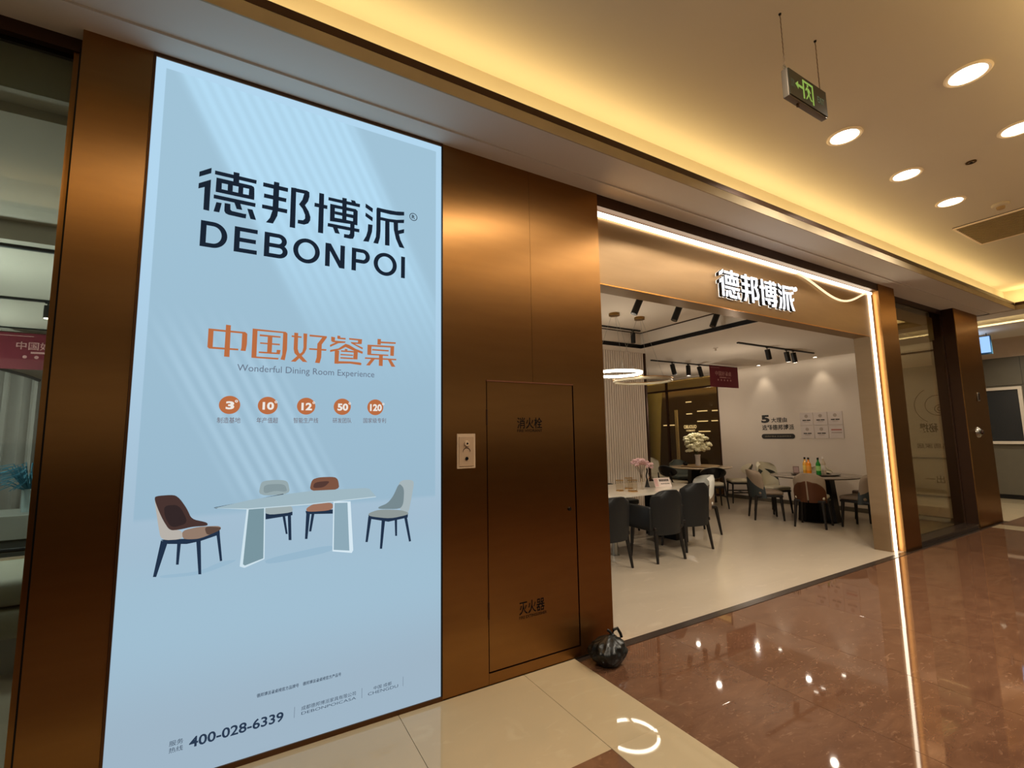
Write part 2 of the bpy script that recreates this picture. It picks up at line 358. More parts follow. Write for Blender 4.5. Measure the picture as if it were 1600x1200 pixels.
# left shop window
WL = MB().box(-6.5, -.722, 2.73, 2.80, 3.335, 3.40).build('window_2', TRIMD, kind='structure')
MB().box(-.772, -.742, 2.74, 2.80, 0, 3.335).build('window_frame', COPPER, WL)
MB().box(-.742, -.722, 2.70, 2.80, 0, 3.335).build('window_frame', BLACK, WL)
MB().box(-6.5, -.772, 2.72, 2.80, -.01, .05).build('window_sill', SILL, WL)
MB().box(-6.5, -.772, 2.765, 2.775, .05, 3.335).build('pane', GLASS, WL)

# ------------------------------------------------------------------ hall end walls
WALLO = mat('olive_wall_panel', (86, 80, 66), .5)
WALLT = mat('far_upper_wall', (190, 172, 150), .85)
fw = MB().box(14.1, 14.3, -5.2, 4.6, -.01, 3.0).build('wall_far', WALLO, kind='structure')
MB().box(14.102, 14.3, -5.2, 4.6, 3.0, 3.45).build('upper_wall', WALLT, fw)
for k, y in enumerate([4.6, 2.93, 1.3, -.4, -2.0, -3.6, -5.2][:-1]):
    y2 = [4.6, 2.93, 1.3, -.4, -2.0, -3.6, -5.2][k+1]
    for z0, z1 in ((.09, 1.14), (2.40, 2.985)) if k == 0 else ((.09, 2.39), (2.40, 2.985)):
        MB().box(14.085, 14.1, y2+.005, y-.005, z0, z1).build('wall_panel', WALLO, fw)
box('baseboard_far', BLACK, 14.06, 14.1, -5.2, 4.6, 0, .08, kind='structure')
FRW = mat('white_frame_paint', (190, 178, 160), .5)
w3 = MB().box(14.03, 14.084, 2.95, 3.56, 1.15, 1.21).build('window_3', FRW, kind='structure')
MB().box(14.03, 14.084, 2.95, 3.56, 2.30, 2.36).build('window_frame', FRW, w3)
MB().box(14.03, 14.084, 3.50, 3.56, 1.21, 2.30).build('window_frame', FRW, w3)
MB().box(14.03, 14.084, 2.95, 3.01, 1.21, 2.30).build('window_frame', FRW, w3)
MB().box(14.06, 14.08, 3.01, 3.50, 1.21, 2.30).build('pane', mat('dark_glass', (22, 28, 32), .06, 0, .6), w3)
MB().box(10.68, 14.1, 4.6, 4.75, -.01, 3.45).build('wall_back', WALLT, kind='structure')
MB().box(-7, 14.3, -5.4, -5.2, -.01, 3.9).build('wall_opposite', mat('opposite_wall', (120, 98, 74), .4), kind='structure')
MB().box(-7.2, -7, -5.4, 3.0, -.01, 3.9).build('wall_left', WALLT, kind='structure')

# ------------------------------------------------------------------ shop shell
sh = MB()
TX0, TX1, TY0, TY1 = 1.2, 5.74, 3.30, 5.53
sh.box(-6.5, 9.9, TY1, 10.0, 2.93, 3.3); sh.box(TX1, 9.9, 2.92, TY1, 2.93, 3.3); sh.box(-6.5, TX0, 4.45, TY1, 2.93, 3.3); sh.box(TX0, TX1, 2.92, TY0, 2.93, 3.3)
sh.box(-6.5, TX0, 2.95, 4.45, 3.07, 3.3); sh.box(-6.5, -.72, 2.82, 2.95, 3.12, 3.335); sh.box(TX0, TX1, TY0, TY1, 3.19, 3.3)
sh.build('ceiling', SHOPC, kind='structure')
s = MB(); s.box(TX0, TX1, TY1-.012, TY1, 2.922, 2.985); s.box(TX1-.012, TX1, TY0, TY1-.012, 2.922, 2.985); s.build('trim_4', BLACK, kind='structure')
s = MB(); s.box(TX0, TX1-.012, TY1-.014, TY1-.003, 3.175, 3.19); s.box(TX1-.014, TX1-.003, TY0, TY1-.014, 3.175, 3.19); s.build('trim_5', TRIMD, kind='structure')
wr = MB(); wr.box(9.8, 9.95, 2.96, 7.04, -.01, 2.93); wr.box(9.8, 9.95, 7.04, 9.9, 2.89, 2.93); wr.build('wall_right', SHOPW, kind='structure')
box('baseboard_right', mat('grey_skirting', (96, 88, 74), .5), 9.785, 9.8, 2.96, 7.0, 0, .08, kind='structure')
wn = MB().box(9.8, 9.86, 7.04, 9.7, 2.60, 2.645).build('window_4', TRIMD, kind='structure')
MB().box(9.83, 9.84, 7.04, 9.7, .05, 2.60).build('pane', GLASSB, wn)
MB().box(9.83, 9.84, 7.04, 9.7, 2.645, 2.89).build('pane', GLASSB, wn)
for y in (7.06, 8.62, 9.6): MB().box(9.80, 9.86, y-.02, y+.02, 0, 2.89).build('window_frame', TRIMD, wn)
MB().box(9.80, 9.86, 7.04, 9.3, -.01, .05).build('window_sill', TRIMD, wn)
wb = MB().box(-6.5, 9.95, 9.75, 9.95, -.01, 3.0).build('wall_rear', SHOPW, kind='structure')
# slatted partition
ws = MB().box(2.0, 6.19, 5.90, 6.02, 0, 2.93).build('wall_slatted', SHOPW, kind='structure')
sm = MB().box(-.019, .019, -.012, .012, 0, 2.925, bev=.003).build('wall_slat', SHOPW, ws); sm.location = (6.12, 5.888, .002)
x = 6.12-.052
while x > 3.9:
    o = sm.copy(); COL.objects.link(o); o.location = (x, 5.888, .002); x -= .052
MB().box(6.165, 6.20, 5.872, 6.03, 0, 2.93).build('end_trim', TRIMD, ws)
MB().box(-6.6, -6.5, 2.8, 9.9, -.01, 3.4).build('wall_shop_left', SHOPW, kind='structure')
G_DE = [[(-0.2498,2.8377),(-0.2001,2.8727),(-0.2004,2.8437),(-0.2499,2.8109)],[(-0.2498,2.7767),(-0.1998,2.8097),(-0.1999,2.6433),(-0.2244,2.6445),(-0.2248,2.7632),(-0.25,2.7488)],[(-0.1849,2.8629),(-0.0,2.8614),(-0.001,2.8405),(-0.1848,2.8423)],[(-0.105,2.8782),(-0.0789,2.8786),(-0.0782,2.8133),(-0.1042,2.8115)],[(-0.1771,2.8271),(-0.0224,2.8259),(-0.0112,2.8209),(-0.0081,2.8097),(-0.0325,2.8045),(-0.1532,2.8032),(-0.176,2.8034)],[(-0.1778,2.7682),(-0.1526,2.7711),(-0.1268,2.771),(-0.1045,2.7709),(-0.0803,2.7708),(-0.0584,2.77),(-0.0328,2.7706),(-0.007,2.7714),(-0.0072,2.7496),(-0.1776,2.7503)],[(-0.1771,2.8271),(-0.1532,2.8032),(-0.1526,2.7711),(-0.1778,2.7682)],[(-0.1271,2.8052),(-0.1051,2.8034),(-0.1045,2.7709),(-0.1268,2.771)],[(-0.08,2.8049),(-0.0585,2.8042),(-0.0584,2.77),(-0.0803,2.7708)],[(-0.0325,2.8045),(-0.0086,2.8109),(-0.007,2.7714),(-0.0328,2.7706)],[(-0.1844,2.7344),(0.0,2.7334),(-0.0007,2.712),(-0.1844,2.714)],[(-0.1718,2.6968),(-0.1488,2.6974),(-0.1571,2.6455),(-0.1816,2.6452)],[(-0.1366,2.701),(-0.1115,2.7016),(-0.1102,2.6722),(-0.1037,2.666),(-0.0493,2.6635),(-0.039,2.6646),(-0.0408,2.6402),(-0.0559,2.6398),(-0.1173,2.6422),(-0.13,2.6469),(-0.1363,2.6582)],[(-0.0953,2.7147),(-0.0687,2.7149),(-0.0581,2.6822),(-0.0832,2.6813)],[(-0.0366,2.6953),(-0.0123,2.6952),(0.0059,2.6423),(-0.0199,2.6424)]]
G_BANG = [[(0.031,2.8587),(0.15,2.858),(0.1496,2.8352),(0.0307,2.8359)],[(0.0374,2.7979),(0.1439,2.7969),(0.143,2.7749),(0.0366,2.775)],[(0.0303,2.7353),(0.1505,2.7358),(0.1493,2.7131),(0.0302,2.7142)],[(0.0813,2.8769),(0.1067,2.8767),(0.1076,2.7345),(0.1033,2.6879),(0.0845,2.641),(0.0512,2.6405),(0.0691,2.6699),(0.0794,2.7134),(0.0796,2.8391)],[(0.1647,2.8663),(0.1898,2.8687),(0.1916,2.6387),(0.1649,2.6391)],[(0.1647,2.8663),(0.2448,2.8686),(0.2566,2.8613),(0.2574,2.8363),(0.2518,2.8082),(0.2367,2.7808),(0.2561,2.7503),(0.2661,2.7203),(0.2654,2.6995),(0.2557,2.6797),(0.2356,2.6688),(0.2031,2.6693),(0.2035,2.6896),(0.2297,2.6928),(0.239,2.7051),(0.2384,2.7255),(0.2251,2.7574),(0.2061,2.7791),(0.2222,2.8095),(0.2305,2.8471),(0.1918,2.8457)]]
G_BO = [[(0.3075,2.8721),(0.3328,2.8721),(0.3339,2.6394),(0.3071,2.6389)],[(0.2852,2.8084),(0.352,2.8083),(0.3518,2.7866),(0.2843,2.7856)],[(0.3565,2.8596),(0.5301,2.8611),(0.5291,2.8406),(0.356,2.8404)],[(0.4308,2.8756),(0.4551,2.8763),(0.4563,2.7355),(0.4328,2.7362)],[(0.4777,2.8734),(0.5012,2.8741),(0.5102,2.8531),(0.486,2.8532)],[(0.3664,2.8227),(0.5065,2.8242),(0.5176,2.8145),(0.4933,2.804),(0.4576,2.8031),(0.4298,2.804),(0.3922,2.8025),(0.3662,2.8006)],[(0.3664,2.8227),(0.3922,2.8025),(0.392,2.7456),(0.3672,2.7422)],[(0.4933,2.804),(0.5176,2.8145),(0.5176,2.7273),(0.5015,2.7274),(0.492,2.7467)],[(0.3921,2.7843),(0.4297,2.7848),(0.4926,2.7863),(0.493,2.7654),(0.4301,2.766),(0.3923,2.7662)],[(0.3671,2.7452),(0.392,2.7456),(0.4297,2.7471),(0.4561,2.7471),(0.492,2.7467),(0.5015,2.7274),(0.4775,2.7266),(0.3672,2.7197)],[(0.3568,2.7063),(0.5295,2.7074),(0.5287,2.6872),(0.3558,2.6857)],[(0.4775,2.7281),(0.5014,2.7289),(0.502,2.6601),(0.4948,2.6418),(0.4795,2.6386),(0.4447,2.6389),(0.445,2.6601),(0.4706,2.661),(0.4774,2.6701)],[(0.3834,2.6889),(0.4092,2.6871),(0.4223,2.6553),(0.3964,2.6551)]]
G_PAI = [[(0.5619,2.8727),(0.6042,2.8523),(0.6023,2.8266),(0.5609,2.848)],[(0.5629,2.8172),(0.6043,2.7956),(0.6027,2.7707),(0.5613,2.7943)],[(0.5779,2.7494),(0.6042,2.75),(0.6014,2.7072),(0.5836,2.6413),(0.551,2.6392),(0.5685,2.6753),(0.5766,2.708)],[(0.629,2.8647),(0.6494,2.8649),(0.6509,2.7242),(0.6478,2.6795),(0.638,2.6399),(0.6099,2.6404),(0.624,2.6807),(0.6262,2.7251),(0.625,2.8542)],[(0.629,2.8647),(0.6857,2.8642),(0.7411,2.8669),(0.7928,2.8761),(0.793,2.8526),(0.7601,2.8449),(0.7105,2.8396),(0.6497,2.8411)],[(0.6502,2.8095),(0.6987,2.8096),(0.7479,2.8145),(0.7933,2.826),(0.7919,2.8035),(0.7482,2.7943),(0.6989,2.7904),(0.649,2.7902)],[(0.6776,2.7935),(0.7035,2.7931),(0.7055,2.6415),(0.6783,2.6401)],[(0.728,2.7987),(0.7549,2.8016),(0.7565,2.7472),(0.7711,2.6924),(0.7973,2.6437),(0.7654,2.6448),(0.7432,2.693),(0.7302,2.7478)],[(0.7565,2.7488),(0.7939,2.7657),(0.7932,2.7406),(0.7583,2.725)]]
G_HEADLINE = [[(-0.1739,2.0452),(-0.1527,2.0436),(-0.1524,1.9459),(-0.1673,1.9456),(-0.1742,1.953)],[(-0.1739,2.0452),(-0.0243,2.0427),(-0.0253,2.0337),(-0.1734,2.0351)],[(-0.0298,2.0421),(-0.0187,2.0432),(-0.0085,2.0343),(-0.0082,1.98),(-0.0124,1.9451),(-0.0346,1.9457),(-0.0314,1.9616),(-0.0309,2.0338)],[(-0.1664,1.9552),(-0.0442,1.9547),(-0.0446,1.9459),(-0.1673,1.9456)],[(-0.1021,2.0716),(-0.0814,2.0706),(-0.0805,1.9098),(-0.1034,1.9107)],[(0.0138,2.0641),(0.0358,2.0638),(0.0361,1.9143),(0.0143,1.9134)],[(0.0138,2.0641),(0.1658,2.0617),(0.1652,2.0538),(0.0142,2.0542)],[(0.1553,2.0607),(0.1658,2.0617),(0.1743,2.054),(0.1751,1.9684),(0.1665,1.9107),(0.1461,1.9136),(0.1535,1.9395),(0.154,2.0537)],[(0.0173,1.9211),(0.1377,1.9208),(0.1351,1.9119),(0.0171,1.9129)],[(0.0469,2.0374),(0.1426,2.0355),(0.1429,2.0277),(0.0468,2.0274)],[(0.05,1.9956),(0.141,1.9955),(0.1404,1.9873),(0.0495,1.9883)],[(0.0461,1.9481),(0.1412,1.9481),(0.1409,1.94),(0.0456,1.9398)],[(0.0834,2.0349),(0.1048,2.0343),(0.1045,1.9392),(0.0832,1.9403)],[(0.1273,1.9629),(0.1452,1.9626),(0.1421,1.94),(0.1261,1.9402)],[(0.2068,2.0617),(0.2256,2.0616),(0.226,1.976),(0.2318,1.957),(0.2755,1.9077),(0.2526,1.9081),(0.2112,1.9516),(0.2062,1.9744)],[(0.2513,2.0622),(0.2701,2.0621),(0.2691,1.9795),(0.2599,1.9553),(0.2178,1.9058),(0.1948,1.9062),(0.2491,1.9623),(0.2537,1.986)],[(0.1949,2.0462),(0.243,2.0445),(0.2426,2.0367),(0.1945,2.0372)],[(0.2816,2.0585),(0.369,2.0577),(0.3692,2.0485),(0.2819,2.0482)],[(0.3464,2.0496),(0.3692,2.0497),(0.3445,2.0095),(0.3436,1.9379),(0.3365,1.9058),(0.313,1.9074),(0.3204,1.9362),(0.3219,2.0115)],[(0.2821,1.9844),(0.3691,1.9856),(0.3675,1.9763),(0.2816,1.9758)],[(0.3913,2.0578),(0.412,2.0557),(0.4107,2.0313),(0.392,2.0317)],[(0.4242,2.0671),(0.4394,2.0657),(0.4383,2.0493),(0.4231,2.0507)],[(0.4252,2.057),(0.4679,2.0569),(0.4674,2.0478),(0.4254,2.0481)],[(0.4068,2.037),(0.4676,2.0372),(0.4659,2.0289),(0.4298,2.0241),(0.3872,1.9991),(0.3862,2.011),(0.4146,2.0268),(0.394,2.0278)],[(0.4857,2.0586),(0.5572,2.0577),(0.5542,2.0483),(0.4867,2.0496)],[(0.5354,2.0582),(0.5572,2.0577),(0.5557,2.0318),(0.534,2.032)],[(0.4947,2.0368),(0.5537,2.0366),(0.5538,2.0295),(0.5183,2.0277),(0.5621,2.0095),(0.5603,1.9998),(0.4988,2.0289)],[(0.3877,1.9831),(0.4305,1.9946),(0.4679,2.0242),(0.4873,2.0197),(0.5228,2.0),(0.5626,1.9867),(0.5608,1.9741),(0.5153,1.9871),(0.4684,2.0058),(0.4383,1.9871),(0.388,1.9711)],[(0.4119,1.983),(0.4353,1.9828),(0.4326,1.9088),(0.412,1.9087)],[(0.444,1.9855),(0.5349,1.9866),(0.5343,1.9783),(0.4442,1.9775)],[(0.4426,1.9652),(0.5099,1.9653),(0.5092,1.9587),(0.442,1.9579)],[(0.4423,1.947),(0.5102,1.9478),(0.5096,1.9395),(0.4425,1.9389)],[(0.5133,1.9869),(0.5349,1.9866),(0.5339,1.94),(0.5104,1.9396)],[(0.4116,1.9227),(0.4933,1.9262),(0.548,1.9237),(0.5567,1.9201),(0.5542,1.9084),(0.4935,1.914),(0.412,1.9087)],[(0.4648,1.9953),(0.4794,1.9945),(0.4784,1.9862),(0.4642,1.9863)],[(0.6441,2.0683),(0.6636,2.0688),(0.6624,2.0347),(0.6435,2.0343)],[(0.663,2.0547),(0.7506,2.0573),(0.7494,2.0477),(0.6631,2.0445)],[(0.5878,2.0283),(0.6109,2.0282),(0.609,1.9715),(0.5877,1.9711)],[(0.5878,2.0296),(0.7389,2.0339),(0.7382,2.024),(0.588,2.02)],[(0.7198,2.0332),(0.741,2.0328),(0.7396,1.9748),(0.7185,1.9753)],[(0.6145,2.0067),(0.7096,2.0075),(0.7089,1.9989),(0.6138,1.9982)],[(0.5907,1.9785),(0.7079,1.9801),(0.7071,1.9724),(0.5909,1.9701)],[(0.5752,1.9553),(0.7547,1.9587),(0.754,1.9501),(0.5745,1.9469)],[(0.6539,1.9727),(0.6758,1.9735),(0.6755,1.911),(0.6536,1.9118)],[(0.6114,1.9508),(0.6317,1.9501),(0.602,1.9098),(0.582,1.9102)],[(0.704,1.953),(0.723,1.9522),(0.7498,1.9113),(0.7269,1.9108)]]
G_PRINT = {'chair1':[((34,50,72),[(-0.2455,1.0447),(-0.2311,1.0429),(-0.235,0.939),(-0.245,0.9405)]),((34,50,72),[(-0.0972,1.0703),(-0.0833,1.0687),(-0.0662,0.9315),(-0.0754,0.931)]),((34,50,72),[(-0.3062,1.0581),(-0.1656,1.0477),(-0.0837,1.0777),(-0.0811,1.0552),(-0.1574,1.0337),(-0.2086,1.0272),(-0.2805,1.0364)]),((34,50,72),[(-0.306,1.0548),(-0.2809,1.0432),(-0.3145,0.8979),(-0.3263,0.8998)]),((34,50,72),[(-0.1744,1.0471),(-0.1562,1.0379),(-0.1463,0.8828),(-0.1575,0.8846)]),((182,176,168),[(-0.3409,1.2458),(-0.3285,1.2108),(-0.3037,1.1406),(-0.2735,1.1016),(-0.2299,1.0899),(-0.2243,1.0506),(-0.306,1.0548),(-0.3203,1.1254)]),((72,52,48),[(-0.3379,1.2541),(-0.2674,1.2547),(-0.2447,1.2338),(-0.2168,1.1879),(-0.196,1.1381),(-0.1429,1.1194),(-0.1327,1.1122),(-0.1322,1.1007),(-0.1905,1.1027),(-0.2374,1.095),(-0.2767,1.0952),(-0.304,1.1448),(-0.3241,1.1934),(-0.339,1.2372)]),((52,40,40),[(-0.304,1.2087),(-0.2469,1.208),(-0.2061,1.1217),(-0.2701,1.1046),(-0.2976,1.1569)]),((146,122,106),[(-0.2299,1.0899),(-0.1682,1.1003),(-0.0923,1.0964),(-0.078,1.0886),(-0.0797,1.0754),(-0.158,1.0451),(-0.2023,1.0471),(-0.2259,1.0534)]),((92,72,62),[(-0.1457,1.0995),(-0.078,1.0886),(-0.0797,1.0754),(-0.1322,1.0542)])],'chair2':[((34,50,72),[(0.2071,1.1255),(0.2222,1.1241),(0.2293,0.9902),(0.2161,0.9919)]),((34,50,72),[(0.1839,1.1135),(0.1961,1.1123),(0.2106,1.0227),(0.2018,1.0237)]),((34,50,72),[(0.1076,1.135),(0.229,1.1311),(0.2296,1.1138),(0.1088,1.1051)]),((150,168,172),[(0.0807,1.2871),(0.1015,1.2952),(0.1443,1.2964),(0.1881,1.2918),(0.2045,1.2792),(0.2153,1.2206),(0.0723,1.2221)]),((132,150,155),[(0.0937,1.2768),(0.1887,1.2744),(0.2035,1.2311),(0.1463,1.2429),(0.0955,1.2297)]),((158,172,174),[(0.1021,1.1682),(0.2191,1.1626),(0.2303,1.1472),(0.2274,1.1274),(0.108,1.1257)])],'chair3':[((34,50,72),[(0.2942,1.122),(0.3127,1.1173),(0.3038,0.9868),(0.292,0.9882)]),((34,50,72),[(0.3201,1.1146),(0.334,1.1133),(0.321,1.0223),(0.31,1.0236)]),((34,50,72),[(0.2903,1.1291),(0.4236,1.1246),(0.4241,1.1027),(0.2945,1.1123)]),((124,84,66),[(0.315,1.2869),(0.3521,1.2977),(0.4289,1.2952),(0.4469,1.2789),(0.4551,1.2246),(0.3057,1.2255)]),((84,58,52),[(0.3294,1.2732),(0.41,1.2761),(0.3773,1.2431),(0.321,1.2421)]),((156,114,94),[(0.2918,1.1416),(0.3279,1.1628),(0.4226,1.1627),(0.4237,1.1206),(0.2978,1.1226)])],'table':[((205,225,235),[(0.0251,1.1659),(0.1048,1.1652),(0.1111,0.9149),(0.0271,0.8857),(0.0067,0.8951)]),((120,148,158),[(0.0335,1.1605),(0.0998,1.1619),(0.1059,0.9193),(0.0283,0.8963),(0.0199,0.9038)]),((214,232,242),[(0.4254,1.1665),(0.5131,1.1591),(0.5327,0.9006),(0.525,0.8877),(0.4272,0.9089)]),((140,168,182),[(0.4304,1.158),(0.4972,1.1544),(0.5128,0.9013),(0.4327,0.916)]),((44,60,78),[(-0.1117,1.1828),(0.1834,1.2249),(0.1853,1.2209),(-0.1022,1.1766)]),((158,182,192),[(-0.11,1.18),(0.03,1.2051),(0.1818,1.2212),(0.326,1.2299),(0.5911,1.2253),(0.612,1.2196),(0.6495,1.175),(0.3094,1.1644),(0.0317,1.1653)]),((196,216,226),[(-0.11,1.18),(0.0317,1.1653),(0.3094,1.1644),(0.6495,1.175),(0.6475,1.1709),(0.3095,1.1595),(0.0319,1.1607)])],'chair4':[((34,50,72),[(0.7557,1.0495),(0.77,1.0481),(0.7712,0.9464),(0.7602,0.9477)]),((34,50,72),[(0.8087,1.0549),(0.8255,1.0554),(0.8527,0.9078),(0.8404,0.9062)]),((34,50,72),[(0.6095,1.0683),(0.6273,1.0624),(0.6089,0.9331),(0.5966,0.9347)]),((34,50,72),[(0.6834,1.0484),(0.7027,1.0443),(0.6879,0.8871),(0.6752,0.8887)]),((34,50,72),[(0.6094,1.0786),(0.7208,1.053),(0.8333,1.0654),(0.8313,1.0419),(0.7211,1.0298),(0.6128,1.0577)]),((166,180,184),[(0.7788,1.2446),(0.8066,1.2559),(0.8521,1.2531),(0.8683,1.2389),(0.853,1.1503),(0.8345,1.0599),(0.7861,1.0859),(0.763,1.1682)]),((118,136,142),[(0.6611,1.1153),(0.7143,1.1317),(0.7465,1.1695),(0.7788,1.2403),(0.8094,1.2079),(0.8058,1.1217),(0.786,1.0934),(0.6666,1.1044)]),((142,152,150),[(0.6082,1.087),(0.6666,1.1023),(0.7861,1.0891),(0.8344,1.0707),(0.8345,1.0577),(0.7318,1.0456),(0.6147,1.0698)])],'shade':[((150,182,203),[(0.1078,0.9136),(0.4281,0.946),(0.4291,0.9066),(0.1256,0.8836)]),((152,184,205),[(-0.3079,0.9027),(-0.158,0.8958),(-0.0692,0.9301),(0.0093,0.9277),(-0.1425,0.8805),(-0.2933,0.8879)])]}# ------------------------------------------------------------------ light box poster (prints lie in millimetre layers on the lit sheet)
def sheet_mat():
    m = bpy.data.materials.new('backlit_sheet'); m.use_nodes = True; nt = m.node_tree; nt.nodes.clear()
    N = lambda t, **k: [nt.nodes.new(t), [None]][0]
    def mth(op, a, b=None, c=None):
        n = nt.nodes.new('ShaderNodeMath'); n.operation = op
        for i, v in enumerate((a, b, c)):
            if v is None: continue
            if isinstance(v, (int, float)): n.inputs[i].default_value = v
            else: nt.links.new(v, n.inputs[i])
        return n.outputs[0]
    def sm(v, a, b):
        n = nt.nodes.new('ShaderNodeMapRange'); n.interpolation_type = 'SMOOTHSTEP'
        nt.links.new(v, n.inputs[0]); n.inputs[1].default_value = a; n.inputs[2].default_value = b; return n.outputs[0]
    def mix(f, a, b):
        n = nt.nodes.new('ShaderNodeMix'); n.data_type = 'RGBA'; nt.links.new(f, n.inputs[0])
        for i, v in ((6, a), (7, b)):
            if isinstance(v, tuple): n.inputs[i].default_value = lin(v)+(1,)
            else: nt.links.new(v, n.inputs[i])
        return n.outputs[2]
    tc = nt.nodes.new('ShaderNodeTexCoord'); sp = nt.nodes.new('ShaderNodeSeparateXYZ'); nt.links.new(tc.outputs['Object'], sp.inputs[0])
    x, z = sp.outputs[0], sp.outputs[2]
    s = mth('MULTIPLY', mth('ADD', mth('MULTIPLY', x, 2.0), z), .4472)
    strp = mth('ADD', mth('MULTIPLY', mth('SINE', mth('MULTIPLY', s, 112.0)), .5), .5)
    vgrad = sm(z, .2, 3.0)
    outer = mix(vgrad, (158, 180, 197), (178, 214, 238)); inner = mix(vgrad, (150, 180, 200), (160, 194, 214))
    up = mth('MULTIPLY', mth('MULTIPLY', sm(s, 1.14, 1.22), sm(s, 1.98, 1.86)), sm(z, 1.7, 2.9))
    lo = mth('MULTIPLY', mth('MULTIPLY', sm(s, .48, .60), sm(s, 1.02, .90)), mth('MULTIPLY', sm(z, 1.1, 1.3), sm(z, 2.2, 1.8)))
    inner = mix(mth('MULTIPLY', up, mth('ADD', .62, mth('MULTIPLY', strp, .30))), inner, (182, 222, 246))
    inner = mix(mth('MULTIPLY', lo, mth('MULTIPLY', strp, .55)), inner, (176, 208, 228))
    msk = mth('MULTIPLY', mth('MULTIPLY', sm(x, -.412, -.408), sm(x, 1.000, .996)), mth('MULTIPLY', sm(z, 1.135, 1.165), sm(z, 3.338, 3.334)))
    low = mth('MULTIPLY', sm(z, 1.14, 1.0), 1.0)
    outer = mix(mth('MULTIPLY', sm(z, 1.15, .8), sm(z, .2, .7)), outer, (160, 190, 209))
    col = mix(msk, outer, inner)
    e = nt.nodes.new('ShaderNodeEmission'); o = nt.nodes.new('ShaderNodeOutputMaterial')
    nt.links.new(col, e.inputs[0]); e.inputs[1].default_value = 1.0; nt.links.new(e.outputs[0], o.inputs[0]); return m
def print_mat(name, s):
    m = bpy.data.materials.new(name); m.use_nodes = True; nt = m.node_tree; nt.nodes.clear()
    a = nt.nodes.new('ShaderNodeAttribute'); a.attribute_name = 'Col'; e = nt.nodes.new('ShaderNodeEmission'); e.inputs[1].default_value = s
    o = nt.nodes.new('ShaderNodeOutputMaterial'); nt.links.new(a.outputs['Color'], e.inputs[0]); nt.links.new(e.outputs[0], o.inputs[0]); return m
PRINT = print_mat('printed_colour', 1.0)
def printed(name, items, y, parent, dy=.00025):
    bm = bmesh.new(); cl = bm.loops.layers.float_color.new('Col')
    for k, (rgb, poly) in enumerate(items):
        f = bm.faces.new([bm.verts.new((px, y-k*dy, pz)) for px, pz in poly])
        for l in f.loops: l[cl] = lin(rgb)+(1,)
    me = bpy.data.meshes.new(name); bm.to_mesh(me); bm.free(); return link(name, me, PRINT, parent)
LB = thing('light_box_poster', 'tall backlit pale blue poster with black brand lettering, dining table and chairs', 'light box')
X0, X1, Z0, Z1 = -.451, 1.034, .024, 3.381
sheet = MB().box(X0, X1, 2.652, 2.66, Z0, Z1).build('lit_sheet', sheet_mat(), LB)
FRM = mat('thin_bronze_frame', (96, 66, 44), .35, .9)
MB().box(X0-.010, X1+.009, 2.644, 2.69, Z1, 3.399).build('frame_rail', FRM, LB)
MB().box(X0-.010, X1+.009, 2.644, 2.69, 0, Z0).build('frame_rail', FRM, LB)
MB().box(X0-.010, X0, 2.644, 2.69, Z0, Z1).build('frame_stile', FRM, LB)
MB().box(X1, X1+.009, 2.644, 2.69, Z0, Z1).build('frame_stile', BLACK, LB)
BLK = (26, 36, 50)
for nm, g in (('printed_logo_character', G_DE), ('printed_logo_character', G_BANG), ('printed_logo_character', G_BO), ('printed_logo_character', G_PAI)):
    printed(nm, [(BLK, p) for p in g], 2.6512, sheet, .00002)
EBLK = emat('print_black', BLK); EORG = emat('print_orange', (184, 108, 66)); EGREY = emat('print_grey', (104, 116, 134)); EWH = emat('print_white', (236, 232, 226))
NRM = (0, -1, 0); UX = (1, 0, 0)
def ptxt(s, m, x0, x1, z0, z1, bold=0., y=2.6510, parent=sheet):
    return text('printed_lettering', s, m, (x0, y, z0), UX, x1-x0, z1-z0, NRM, parent, bold)
def letter(ch, x0, x1, z0, z1, s=.0245, t=.022):
    W, H = x1-x0, z1-z0; P = lambda *q: [(x0+a*W, z0+b*H) for a, b in q]; tw = s/W; th = t/H
    def arc(cx, cz, rx, rz, a0, a1, n=18, w=s, h=t):
        o = []
        for k in range(n):
            a, b_ = R(a0+(a1-a0)*k/n), R(a0+(a1-a0)*(k+1)/n)
            o.append([(cx+rx*math.cos(a), cz+rz*math.sin(a)), (cx+(rx-w)*math.cos(a), cz+(rz-h)*math.sin(a)), (cx+(rx-w)*math.cos(b_), cz+(rz-h)*math.sin(b_)), (cx+rx*math.cos(b_), cz+rz*math.sin(b_))])
        return o
    stem = P((0, 0), (tw, 0), (tw, 1), (0, 1))
    if ch == 'I': return [P((0, 0), (1, 0), (1, 1), (0, 1))]
    if ch == 'E': return [stem]+[P((0, c), (w, c), (w, c+th), (0, c+th)) for c, w in ((0, 1), (.5-th/2, .94), (1-th, 1))]
    if ch == 'O': return arc((x0+x1)/2, (z0+z1)/2, W/2, H/2, 0, 360, 40)
    if ch == 'D': return [stem, P((0, 0), (.46, 0), (.46, th), (0, th)), P((0, 1-th), (.46, 1-th), (.46, 1), (0, 1))]+arc(x0+.46*W, z0+H/2, W*.54, H/2, -90, 90)
    if ch == 'N': return [stem, P((1-tw, 0), (1, 0), (1, 1), (1-tw, 1)), P((0, 1), (tw*1.15, 1), (1, 0), (1-tw*1.15, 0))]
    if ch == 'P': return [stem]+[P((0, c), (.6, c), (.6, c+th), (0, c+th)) for c in (.36, 1-th)]+arc(x0+.6*W, z0+H*.68, W*.4, H*.32, -90, 90)
    if ch == 'B': return [stem]+[P((0, c), (.62, c), (.62, c+th), (0, c+th)) for c in (0, .5-th/2, 1-th)]+arc(x0+.58*W, z0+H*(.75-th/4), W*.37, H*(.25+th/4), -90, 90)+arc(x0+.62*W, z0+H*(.25+th/4), W*.38, H*(.25+th/4), -90, 90)
